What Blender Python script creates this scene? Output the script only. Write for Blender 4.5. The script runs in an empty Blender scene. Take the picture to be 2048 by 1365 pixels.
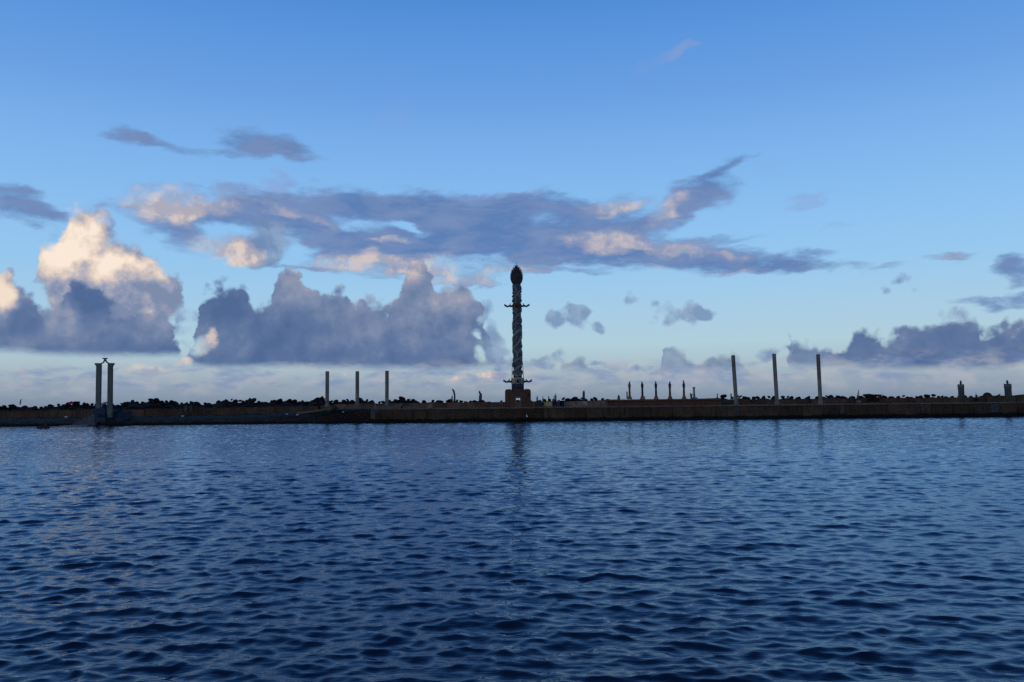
import bpy, bmesh, math, random
import numpy as np
from mathutils import Vector, Matrix, noise as mnoise

# ------------------------------------------------------------------ camera, sky, sun, exposure
F, CX, CY = 1700.0, 1024.0, 682.5            # focal length and centre of the 2048 x 1365 frame
EYE = Vector((0, 0, 3.8))
PITCH, ROLL = math.radians(4.256), math.radians(-0.6)
sc = bpy.context.scene
cam = bpy.data.cameras.new('camera'); cam.sensor_width = 36; cam.lens = F/2048*36
cam.clip_start = 0.1; cam.clip_end = 60000
camo = bpy.data.objects.new('camera', cam); sc.collection.objects.link(camo)
CM = Matrix.Rotation(math.pi/2+PITCH, 3, 'X') @ Matrix.Rotation(ROLL, 3, 'Z')
camo.matrix_world = Matrix.Translation(EYE) @ CM.to_4x4()
sc.camera = camo
sc.view_settings.view_transform = 'Standard'; sc.view_settings.look = 'None'
sc.view_settings.exposure = 0; sc.view_settings.gamma = 1; sc.view_settings.use_curve_mapping = False

def ray(px, py):
    return (CM @ Vector(((px-CX)/F, -(py-CY)/F, -1))).normalized()
def W(px, py, Y):
    d = ray(px, py); t = Y/d.y
    return EYE.x+d.x*t, EYE.z+d.z*t
def AE(px, py):
    d = ray(px, py)
    return math.atan2(d.x, d.y)*1700, math.asin(d.z)*1700
def lin(r, g, b, a=1.0):
    f = lambda c: c/12.92 if c <= .04045 else ((c+.055)/1.055)**2.4
    return (f(r/255), f(g/255), f(b/255), a)

SUN_EL, SUN_AZ = math.radians(5), math.radians(-145)     # low in the west, behind the left shoulder (az from +Y)
sun = bpy.data.lights.new('sun', 'SUN'); sun.energy = 0.22; sun.angle = math.radians(0.5); sun.color = (1, .78, .6)
suno = bpy.data.objects.new('sun', sun); sc.collection.objects.link(suno)
sd = Vector((math.sin(SUN_AZ)*math.cos(SUN_EL), math.cos(SUN_AZ)*math.cos(SUN_EL), math.sin(SUN_EL)))
suno.rotation_euler = sd.to_track_quat('Z', 'Y').to_euler()

world = bpy.data.worlds.new('World'); sc.world = world; world.use_nodes = True
class NT:
    """small node-building helper"""
    def __init__(s, tree): s.t = tree; s.n = tree.nodes; s.l = tree.links
    def set(s, sock, v):
        if isinstance(v, bpy.types.NodeSocket): s.l.new(v, sock)
        else: sock.default_value = v
    def m(s, op, a, b=0.0, c=None, clamp=False):
        n = s.n.new('ShaderNodeMath'); n.operation = op; n.use_clamp = clamp
        s.set(n.inputs[0], a); s.set(n.inputs[1], b)
        if c is not None: s.set(n.inputs[2], c)
        return n.outputs[0]
    def v(s, op, a, b=(0, 0, 0), scale=None):
        n = s.n.new('ShaderNodeVectorMath'); n.operation = op
        s.set(n.inputs[0], a)
        if scale is not None: s.set(n.inputs['Scale'], scale)
        else: s.set(n.inputs[1], b)
        return n.outputs['Value'] if op in ('LENGTH', 'DOT_PRODUCT') else n.outputs[0]
    def ss(s, x, a, b, lo=0.0, hi=1.0, kind='SMOOTHSTEP'):
        n = s.n.new('ShaderNodeMapRange'); n.interpolation_type = kind
        s.set(n.inputs['Value'], x)
        for k, q in (('From Min', a), ('From Max', b), ('To Min', lo), ('To Max', hi)): s.set(n.inputs[k], q)
        return n.outputs[0]
    def mix(s, f, a, b):
        n = s.n.new('ShaderNodeMix'); n.data_type = 'RGBA'
        s.set(n.inputs[0], f); s.set(n.inputs[6], a); s.set(n.inputs[7], b)
        return n.outputs[2]
    def noise(s, vec, scale, detail=4, rough=.5, dist=0.0, color=False):
        n = s.n.new('ShaderNodeTexNoise'); s.set(n.inputs['Vector'], vec)
        n.inputs['Scale'].default_value = scale; n.inputs['Detail'].default_value = detail
        n.inputs['Roughness'].default_value = rough; n.inputs['Distortion'].default_value = dist
        return n.outputs['Color' if color else 'Fac']
    def comb(s, x, y, z=0.0):
        n = s.n.new('ShaderNodeCombineXYZ')
        for i, q in enumerate((x, y, z)): s.set(n.inputs[i], q)
        return n.outputs[0]
    def sep(s, v):
        n = s.n.new('ShaderNodeSeparateXYZ'); s.l.new(v, n.inputs[0]); return n.outputs
    def ramp(s, f, stops, interp='LINEAR'):
        n = s.n.new('ShaderNodeValToRGB'); s.set(n.inputs[0], f); e = n.color_ramp.elements
        n.color_ramp.interpolation = interp
        while len(e) < len(stops): e.new(.5)
        for q, (p, c) in zip(e, stops): q.position = p; q.color = c
        return n.outputs[0]
    def curve(s, f, pts):
        n = s.n.new('ShaderNodeFloatCurve'); c = n.mapping.curves[0]
        n.inputs['Factor'].default_value = 1; s.set(n.inputs['Value'], f)
        pts = sorted(pts)
        while len(c.points) < len(pts): c.points.new(.5, .5)
        for q, (x, y) in zip(c.points, pts): q.location = (x, y); q.handle_type = 'AUTO_CLAMPED'
        n.mapping.update()
        return n.outputs[0]

def build_sky():
    """The evening sky as directions: U = azimuth, V = elevation (both radians x 1700), clouds as torn soft fields over them."""
    w = NT(world.node_tree); w.n.clear()
    tc = w.n.new('ShaderNodeTexCoord')
    d = w.v('NORMALIZE', tc.outputs['Generated'])
    dx, dy, dz = w.sep(d)
    U = w.m('MULTIPLY', w.m('ARCTAN2', dx, dy), 1700.0)
    V = w.m('MULTIPLY', w.m('ARCSINE', dz), 1700.0)
    cnt = [0]
    def bg(c, st=1.0):
        cnt[0] += 1                                      # a hair of difference keeps the layers from being merged and all computed at once
        b = w.n.new('ShaderNodeBackground'); b.inputs[1].default_value = st*(1+cnt[0]*1e-6)
        if isinstance(c, bpy.types.NodeSocket): w.l.new(c, b.inputs[0])
        else: b.inputs[0].default_value = c
        return b.outputs[0]
    def shmix(a, s1, s2):
        x = w.n.new('ShaderNodeMixShader'); w.l.new(a, x.inputs[0]); w.l.new(s1, x.inputs[1]); w.l.new(s2, x.inputs[2])
        return x.outputs[0]
    def over(base, a, c): return shmix(a, base, bg(c))
    # clear sky: a smooth gradient by elevation with some of the physical sky in it
    V0, V1 = -200.0, 1200.0
    fac = w.ss(V, V0, V1, kind='LINEAR')
    G = [(820, (116, 138, 162)), (797, (130, 149, 172)), (765, (154, 170, 188)), (730, (172, 196, 208)), (690, (178, 209, 224)),
         (620, (168, 207, 235)), (540, (153, 203, 243)), (440, (142, 195, 245)), (330, (128, 183, 241)), (200, (108, 164, 232)),
         (80, (92, 152, 225)), (0, (80, 142, 219))]
    stops = [(max(0, min(1, (AE(1024, y)[1]-V0)/(V1-V0))), lin(*c)) for y, c in G] + [(1.0, lin(44, 92, 172))]
    grad10 = w.v('SCALE', w.ramp(fac, stops), scale=10.0)
    skyt = w.n.new('ShaderNodeTexSky'); skyt.sky_type = 'NISHITA'; skyt.sun_disc = False
    skyt.sun_elevation = SUN_EL; skyt.sun_rotation = SUN_AZ
    skyt.altitude = 0; skyt.air_density = 1; skyt.dust_density = .6; skyt.ozone_density = 2
    base_sky = w.mix(.07, grad10, skyt.outputs[0])
    def clear(): return bg(base_sky, .1)
    # shared noises, all in direction space so that nothing seams or stretches
    P = w.comb(U, V)
    ds = w.v('MULTIPLY', d, (1, 1, 2.6))
    def warp(vecn, terms):
        out = P
        for scale, amp, det in terms:
            c = w.noise(vecn, scale, det, .55, color=True)
            out = w.v('ADD', out, w.v('MULTIPLY', w.v('SUBTRACT', c, (.5, .5, .5)), (amp, amp*.75, 0)))
        return out
    Pc_ = warp(d, [(11, 70, 2), (42, 46, 3)])
    Pw_ = warp(ds, [(6, 130, 3), (24, 70, 4)])
    Pb_ = warp(d, [(14, 16, 2), (36, 30, 3), (100, 20, 3)])
    def puff(vec):
        out = None
        for scale, wt in ((30, .6), (78, .28)):
            n = w.n.new('ShaderNodeTexVoronoi'); n.feature = 'SMOOTH_F1'; n.inputs['Scale'].default_value = scale
            n.inputs['Smoothness'].default_value = .25; w.l.new(vec, n.inputs['Vector'])
            q = w.m('MULTIPLY', w.m('SUBTRACT', .55, n.outputs['Distance']), wt*1.6)
            out = q if out is None else w.m('ADD', out, q)
        return out
    fbm = w.noise(d, 30, 7, .62)
    pf = puff(w.v('ADD', d, w.v('SCALE', w.noise(d, 40, 2, .5, color=True), scale=.016)))
    bill = w.m('ADD', w.m('MULTIPLY', w.m('SUBTRACT', fbm, .5), 1.0), pf)           # about -0.5..0.5
    fbm2 = w.noise(w.v('ADD', d, (.010, 0, -.010)), 30, 4, .6)
    relief = w.m('SUBTRACT', fbm2, fbm)
    streak = w.noise(w.v('MULTIPLY', d, (1, 1, 3.2)), 13, 6, .62, .3)
    fine = w.noise(ds, 55, 5, .65)
    def off(x, k=1.0): return w.m('MULTIPLY', w.m('SUBTRACT', x, .5), k)

    bt = bpy.data.node_groups.new('soft_blob', 'ShaderNodeTree'); g = NT(bt)
    for nm, ty in (('vec', 'Vector'), ('acc', 'Float'), ('loc', 'Vector'), ('rot', 'Vector'), ('size', 'Vector'), ('wt', 'Float')):
        bt.interface.new_socket(nm, in_out='INPUT', socket_type='NodeSocket'+ty)
    bt.interface.new_socket('out', in_out='OUTPUT', socket_type='NodeSocketFloat')
    gi, go = g.n.new('NodeGroupInput'), g.n.new('NodeGroupOutput')
    mp = g.n.new('ShaderNodeMapping'); mp.vector_type = 'TEXTURE'
    for a, b in ((0, 0), (2, 1), (3, 2), (4, 3)): g.l.new(gi.outputs[a], mp.inputs[b])
    g.l.new(g.m('ADD', g.ss(g.v('LENGTH', mp.outputs[0]), 1.35, .15, 0.0, gi.outputs[5]), gi.outputs[1]), go.inputs[0])
    def blob(vec, acc, px, py, rx, ry, rot=0, wt=1.0):
        u, v = AE(px, py); k = (AE(px+10, py)[0]-u)/10; kv = (AE(px, py-10)[1]-v)/10
        n = w.n.new('ShaderNodeGroup'); n.node_tree = bt; w.l.new(vec, n.inputs[0])
        if acc is not None: w.l.new(acc, n.inputs[1])
        n.inputs[2].default_value = (u, v, 0); n.inputs[3].default_value = (0, 0, math.radians(-rot))
        n.inputs[4].default_value = (rx*k, ry*kv, 1); n.inputs[5].default_value = wt
        return n.outputs[0]
    def field(vec, lst, t):
        acc = None
        for b in lst:                                   # blobs that cannot reach this tile of sky are left out
            u, v = AE(b[0], b[1]); r = b[2]*1.4+78
            rv = (b[3]+abs(b[2]*math.sin(math.radians(b[4]))))*1.4+78; r = max(r, b[3]*1.4+78)
            if u+r < t[0] or u-r > t[1] or v+rv < t[2] or v-rv > t[3]: continue
            acc = blob(vec, acc, *b)
        return acc
    UA, UB = -1400.0, 1400.0; YA, YB = -50.0, 560.0
    def to_curve(pts):
        q = []
        for x, y in pts:
            u, v = AE(x, y); q.append((max(0, min(1, (u-UA)/(UB-UA))), max(0, min(1, (v-YA)/(YB-YA)))))
        return q
    def outline(vec, q, t, pad=70):
        a, b = (t[0]-pad-UA)/(UB-UA), (t[1]+pad-UA)/(UB-UA)
        q = [c for i, c in enumerate(q) if a <= c[0] <= b or (i+1 < len(q) and a <= q[i+1][0] <= b) or (i > 0 and a <= q[i-1][0] <= b)]
        return w.m('MULTIPLY_ADD', w.curve(w.ss(w.sep(vec)[0], UA, UB, kind='LINEAR'), q), YB-YA, YA)
    def bank(top, base, t, soft, rough, bsoft, brough):
        P, Pb, V = t[4]
        T = outline(Pb, top, t); B = outline(P, base, t)
        ab = w.m('SUBTRACT', V, B)
        e1 = w.m('ADD', w.m('SUBTRACT', T, w.sep(Pb)[1]), w.m('MULTIPLY', bill, rough))
        e2 = w.m('ADD', ab, off(fine, brough*3))
        return w.m('MULTIPLY', w.ss(e1, 0.0, soft), w.ss(e2, -bsoft*.5, bsoft)), ab

    THIN = [(1310, 130, 80, 18, -20, .36), (1345, 106, 46, 18, -25, .40), (795, 245, 45, 50, 60, .26), (1600, 410, 60, 12, 0, .5), (1530, 345, 60, 26, 20, .35),
            (1700, 402, 60, 8, 0, .3), (1680, 455, 50, 8, 0, .3), (560, 365, 35, 18, 30, .55), (500, 380, 90, 16, 0, .4), (200, 405, 60, 10, 0, .35)]
    DECK = [(900, 400, 300, 26, 0, .3), (850, 500, 260, 34, 4, .4), (1100, 470, 200, 60, 4, .3), (335, 425, 84, 54, 0, .95), (410, 410, 66, 36, 0, .7), (365, 480, 50, 48, 30, .55), (460, 415, 90, 38, 5, .8), (560, 425, 110, 38, 12, .9),
            (680, 400, 140, 36, 0, .9), (640, 460, 120, 38, 22, .9), (760, 500, 120, 50, 10, 1.0), (800, 410, 110, 36, 0, .8), (880, 470, 130, 66, 0, .85),
            (960, 430, 140, 54, 0, .9), (1080, 410, 100, 38, 0, .75), (1030, 490, 170, 50, 4, .9), (1180, 450, 120, 60, 0, .8), (1220, 395, 80, 28, -6, .7),
            (1240, 500, 140, 42, 6, .9), (1370, 510, 160, 38, 6, .9), (1500, 530, 140, 30, 4, .95), (1600, 546, 90, 18, 3, .8), (1400, 392, 84, 44, -12, .95), (1330, 430, 64, 38, -20, .75),
            (1430, 345, 64, 20, -30, .7), (1490, 322, 54, 11, -10, .5), (520, 292, 96, 34, 4, .95), (575, 314, 84, 20, 4, .6), (440, 316, 60, 12, 0, .5), (270, 280, 56, 18, 14, .6), (340, 305, 90, 15, 16, .5), (30, 395, 96, 36, 18, 1.0),
            (110, 440, 60, 26, 20, .45), (480, 505, 88, 42, 0, .5), (535, 490, 50, 50, 0, .4), (740, 535, 150, 34, 2, .85), (690, 512, 90, 16, 0, .6), (1000, 548, 170, 13, 0, .75), (1250, 545, 130, 9, 0, .4),
            (1430, 553, 90, 9, 2, .5), (2044, 542, 52, 22, -10, 1.0), (1990, 596, 120, 18, 2, .95), (1900, 520, 60, 14, 0, .5), (1740, 545, 90, 10, 0, .35), (1250, 450, 60, 40, 0, .6), (620, 545, 110, 8, 0, .45), (860, 552, 90, 8, 0, .4), (1480, 475, 70, 12, 0, .45), (1620, 520, 60, 8, 0, .35), (700, 470, 80, 20, 10, .3), (1130, 520, 120, 14, 0, .3), (210, 410, 70, 14, 0, .3),
            (2260, 550, 130, 30, 0, .8), (-160, 380, 150, 50, 10, 1.0), (830, 458, 50, 17, 22, -1.1), (1085, 425, 50, 24, 0, -.6), (960, 490, 60, 10, 5, -.4), (1180, 380, 50, 14, 0, -.2), (690, 385, 60, 8, 0, .2)]
    WARM = [(325, 412, 88, 44, 0, 1.0), (430, 400, 74, 32, 0, .7), (600, 430, 120, 20, 14, .5), (1230, 395, 80, 22, -6, .85), (1320, 420, 50, 30, -20, .85),
            (1210, 480, 120, 36, 0, .75), (1360, 500, 120, 22, 5, .6), (450, 500, 70, 34, 0, 1.0), (740, 535, 160, 30, 0, 1.0), (870, 540, 60, 30, 0, .6), (1000, 548, 150, 14, 0, .75),
            (1440, 555, 80, 8, 0, .6), (795, 488, 48, 9, 0, .75), (1900, 520, 60, 14, 0, .4), (390, 490, 50, 40, 0, .3), (1480, 520, 80, 14, 5, .4), (1290, 545, 90, 10, 0, .6), (1450, 345, 70, 16, 0, -.2)]
    SCRAP = [(384, 632, 26, 26, 0, .8), (392, 722, 50, 10, 0, .8), (372, 690, 22, 14, 0, .5), (536, 488, 44, 48, 0, 1.25), (505, 515, 40, 24, 0, .6), (1098, 648, 26, 26, 0, .8), (1150, 640, 40, 26, 0, .95), (1170, 628, 24, 18, 0, .6), (1270, 592, 34, 22, -30, .85), (1352, 622, 60, 28, 0, 1.05), (1400, 622, 40, 12, 10, .6), (1205, 660, 18, 12, 0, .7),
             (1812, 556, 34, 18, 0, 1.0), (1836, 580, 22, 14, 0, .7), (1778, 582, 16, 14, 0, .6), (1985, 527, 20, 12, 0, .8), (975, 610, 26, 22, 0, .7), (985, 650, 36, 26, 0, .8), (1000, 690, 34, 30, 0, .9), (1015, 715, 40, 24, 0, .8), (1120, 712, 30, 16, 0, .5), (1070, 725, 60, 18, 0, .7),
             (1185, 735, 40, 12, 0, .6), (1275, 738, 45, 12, 0, .9), (1210, 740, 40, 8, 0, .6), (1520, 700, 40, 20, 0, .95), (1900, 628, 50, 22, 0, .6), (375, 660, 30, 14, 0, .5), (390, 700, 26, 16, 0, .6)]
    topA = to_curve([(-400, 800), (30, 800), (52, 640), (62, 520), (74, 492), (84, 468), (98, 484), (112, 488), (122, 466), (130, 436), (150, 422), (185, 426), (206, 440), (228, 446), (244, 470), (262, 482),
            (285, 496), (318, 506), (334, 520), (348, 530), (362, 548), (371, 590), (378, 700), (400, 800), (2300, 800)])
    baseA = to_curve([(-400, 560), (20, 560), (70, 560), (90, 585), (110, 660), (150, 700), (300, 700), (330, 660), (372, 610), (400, 560), (2300, 560)])
    WA = [(150, 466, 80, 60, 0, .75), (205, 495, 80, 56, 0, .75), (100, 510, 60, 44, 0, .65), (240, 540, 130, 44, 0, .42), (320, 530, 50, 34, 0, .5), (70, 540, 60, 50, 0, .35), (272, 506, 40, 18, 20, -.45), (155, 520, 24, 14, 0, -.3), (150, 600, 50, 30, 0, .2)]
    topB = to_curve([(-420, 800), (-330, 690), (-240, 600), (-120, 560), (-20, 568), (8, 562), (24, 556), (40, 574), (62, 580), (84, 598), (110, 612), (132, 606), (142, 572), (160, 560), (186, 564), (198, 590),
            (224, 604), (262, 618), (300, 622), (330, 636), (348, 664), (362, 690), (374, 712), (380, 800), (384, 800), (386, 660), (392, 622), (404, 594), (424, 572), (448, 562), (472, 572), (490, 588), (506, 606), (524, 616),
            (538, 600), (550, 556), (562, 524), (580, 516), (600, 526), (612, 560), (626, 588), (648, 592), (664, 572), (684, 566), (698, 590), (710, 612), (740, 606), (762, 602), (790, 600), (803, 570), (812, 530),
            (838, 518), (860, 534), (872, 562), (894, 572), (920, 580), (944, 586), (958, 600), (966, 630), (972, 660), (978, 690), (990, 716), (1010, 730), (1040, 744), (1070, 800), (1112, 800), (1124, 730),
            (1142, 716), (1160, 708), (1184, 722), (1206, 736), (1222, 800), (1310, 800), (1326, 700), (1342, 690), (1362, 694), (1384, 708), (1412, 700), (1440, 698), (1470, 706), (1488, 716), (1500, 745), (1512, 800),
            (1556, 800), (1572, 700), (1592, 678), (1622, 676), (1634, 696), (1662, 684), (1690, 694), (1706, 668), (1742, 654), (1768, 676), (1788, 674), (1814, 650), (1838, 645), (1858, 652), (1872, 634), (1888, 626),
            (1906, 640), (1930, 640), (1946, 632), (1962, 640), (1972, 656), (1990, 642), (2004, 634), (2018, 652), (2048, 640), (2110, 640), (2180, 680), (2260, 720), (2330, 800)])
    baseB = to_curve([(-420, 706), (0, 704), (120, 712), (300, 714), (376, 712), (384, 730), (440, 738), (560, 735), (700, 738), (900, 740), (1000, 734), (1100, 742), (1220, 740), (1330, 742), (1510, 742), (1560, 734), (1700, 736), (1900, 740), (2010, 738), (2048, 728), (2330, 720)])
    TRANS = [(392, 694, 34, 22, 0, 1.2), (965, 706, 12, 14, 0, .9), (952, 668, 12, 10, 20, .8), (968, 640, 14, 10, 0, .8), (1410, 715, 120, 60, 0, .35), (1170, 725, 70, 40, 0, .35), (1010, 700, 60, 60, 0, .35), (1600, 700, 50, 50, 0, .15)]
    WB = [(8, 590, 34, 60, 0, 1.1), (60, 570, 40, 16, 0, .3), (112, 640, 40, 40, 0, .5), (588, 522, 26, 22, 0, .75), (682, 570, 26, 15, 0, .9), (835, 535, 50, 40, 0, .35), (600, 570, 60, 50, 0, .2), (330, 640, 40, 40, 0, .3),
          (905, 590, 70, 34, 0, .3), (170, 590, 56, 44, 0, -.5), (445, 600, 75, 60, 0, -.5), (540, 660, 120, 50, 20, -.35), (300, 700, 120, 24, 0, -.3), (700, 725, 350, 20, 0, -.25), (750, 640, 120, 60, 0, .1), (1850, 700, 260, 50, 0, -.2), (60, 640, 60, 40, 0, -.25), (40, 690, 60, 20, 0, .1)]
    GAP = [(436, 508, 34, 22, 0, .75), (474, 496, 40, 32, 0, .95), (500, 515, 50, 22, 0, .6), (332, 416, 62, 34, 0, .9), (405, 412, 54, 24, 0, .6), (432, 672, 22, 26, 0, .8), (412, 696, 30, 24, 0, .7), (392, 680, 16, 20, 0, .4), (355, 722, 46, 16, 0, .8), (300, 738, 70, 14, 0, .6), (985, 747, 46, 9, 0, 1.0), (900, 752, 60, 10, 0, .5), (1312, 748, 34, 20, 0, .65), (240, 745, 50, 12, 0, .5), (60, 742, 60, 16, 0, .35), (700, 755, 80, 10, 0, .35)]

    def layers(t):
        col = clear()
        e = 1e-4*(t[2]*3+t[0]+5000)/100                  # keeps each tile's nodes its own, so only the tile looked at is computed
        mv = lambda vec: w.v('ADD', vec, (e, e, 0))
        P, Pb, V = mv(P_), mv(Pb_), w.m('ADD', V_, e); Pc, Pw = mv(Pc_), mv(Pw_)
        t = t+((P, Pb, V),)
        thin = field(Pw, THIN, t)
        if thin:
            a = w.ss(w.m('ADD', thin, off(streak, .9)), .05, .75, 0, .55)
            col = over(col, w.m('MULTIPLY', a, w.ss(thin, 0, .15)), lin(138, 160, 208))
        D = field(Pw, DECK, t)
        if D:
            dn = w.m('ADD', D, w.m('ADD', off(streak, 2.7), off(fine, .9)))
            a = w.m('MULTIPLY', w.ss(dn, -.15, 1.2, 0, .95), w.ss(D, .0, .42))
            dk = w.mix(w.ss(streak, .35, .65), lin(86, 121, 177), lin(116, 139, 184))
            warm = field(Pw, WARM, t)
            if warm:
                wl = w.ss(w.m('ADD', warm, off(fine, .7)), .1, 1.1)
                dk = w.mix(wl, dk, w.mix(w.ss(relief, -.08, .12), lin(164, 167, 188), lin(212, 196, 192)))
            col = over(col, a, dk)
        scr = field(Pc, SCRAP, t)
        if scr:
            a = w.m('MULTIPLY', w.ss(w.m('ADD', scr, w.m('MULTIPLY', bill, 1.3)), .25, .95, 0, .8), w.ss(scr, .05, .25))
            col = over(col, a, w.mix(w.ss(relief, -.1, .1), lin(112, 138, 178), lin(138, 160, 192)))
        u0, u1 = AE(0, 600)[0]-120, AE(400, 600)[0]+60
        if t[0] < u1 and t[1] > u0 and t[2] < 380:
            al, ab = bank(topA, baseA, t, 30, 50, 22, 16)
            lit = w.m('MULTIPLY', relief, 2.6)
            wa = field(Pc, WA, t)
            if wa: lit = w.m('ADD', w.m('ADD', wa, w.m('MULTIPLY', bill, .5)), lit)
            cA = w.ramp(w.ss(lit, -.1, 1.2, kind='LINEAR'), [(0, lin(126, 140, 172)), (.3, lin(158, 163, 184)), (.55, lin(198, 187, 188)), (.8, lin(234, 215, 200)), (1, lin(249, 233, 214))])
            col = over(col, al, cA)
        if t[2] < 320 and t[0] > -1500 and t[1] < 1500:
            al, ab = bank(topB, baseB, t, 20, 48, 13, 3)
            tr = field(Pc, TRANS, t)
            if tr: al = w.m('MULTIPLY', al, w.m('SUBTRACT', 1.0, w.ss(w.m('ADD', tr, w.m('MULTIPLY', bill, w.ss(tr, 0, .4, 0, .9))), 0.0, 1.0, kind='LINEAR')))
            sh = w.m('ADD', w.m('MULTIPLY', w.ss(ab, 0, 190, kind='LINEAR'), .22), w.m('ADD', w.m('MULTIPLY', relief, 1.1), w.m('MULTIPLY', bill, .24)))
            wb = field(Pc, WB, t)
            if wb: sh = w.m('ADD', sh, wb)
            cB = w.ramp(w.ss(sh, -.4, 1.2, kind='LINEAR'), [(0, lin(80, 105, 149)), (.25, lin(97, 119, 158)), (.45, lin(122, 138, 170)), (.62, lin(152, 157, 178)), (.82, lin(214, 198, 190)), (1, lin(242, 222, 204))])
            col = over(col, al, cB)
        g = field(Pc, GAP, t)
        if g:
            a = w.m('MULTIPLY', w.ss(w.m('ADD', g, w.m('MULTIPLY', bill, 1.1)), .3, 1.0, 0, .85), w.ss(g, .05, .3))
            col = over(col, a, w.mix(w.ss(relief, -.06, .1), lin(178, 172, 184), lin(226, 207, 194)))
        if t[2] < 110:                                   # low far band, soft and streaky
            st = w.noise(w.v('MULTIPLY', d, (1, 1, 3.4)), 26, 5, .6)
            band = w.m('MULTIPLY', w.ss(V, 22, 45), w.ss(V, 92, 62))
            col = over(col, w.m('MULTIPLY', w.ss(st, .42, .66, 0, .7), band), lin(124, 144, 184))
            st2 = w.noise(w.v('ADD', w.v('MULTIPLY', d, (1, 1, 2.2)), (3, 1, 0)), 30, 5, .6)
            band = w.m('MULTIPLY', w.ss(V, 5, 40), w.ss(V, 100, 70))
            col = over(col, w.m('MULTIPLY', w.ss(st2, .43, .66, 0, .42), band), lin(186, 186, 192))
        return col
    def around():                                        # the same kinds of cloud go on outside the frame
        out = w.ss(w.m('ABSOLUTE', U), 1330, 1900)
        big = w.noise(w.v('MULTIPLY', d, (1, 1, 2.2)), 4.2, 6, .6)
        a = w.m('MULTIPLY', w.m('MULTIPLY', w.ss(big, .5, .62, 0, .85), out), w.m('MULTIPLY', w.ss(V, 40, 110), w.ss(V, 620, 300)))
        return over(clear(), a, w.mix(w.ss(w.noise(ds, 13, 5), .35, .65), lin(108, 130, 176), lin(184, 174, 190)))
    def gt(x, v): return w.m('GREATER_THAN', x, v)
    V_, P_ = V, P
    def columns(v0, v1): return shmix(gt(U, 40.0), layers((-1330, 40, v0, v1)), layers((40, 1330, v0, v1)))
    res = shmix(gt(V, 325.0), columns(-20, 325), columns(325, 800))
    res = shmix(gt(w.m('ABSOLUTE', U), 1330.0), res, around())
    res = shmix(w.m('MAXIMUM', gt(V, 790.0), w.m('LESS_THAN', V, -15.0)), res, clear())
    o = w.n.new('ShaderNodeOutputWorld'); w.l.new(res, o.inputs[0])
build_sky()
world.cycles.sampling_method = 'MANUAL'; world.cycles.sample_map_resolution = 512
sc.cycles.use_adaptive_sampling = True; sc.cycles.adaptive_threshold = 0.01; sc.cycles.adaptive_min_samples = 12
sc.cycles.max_bounces = 5; sc.cycles.use_denoising = False

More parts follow.
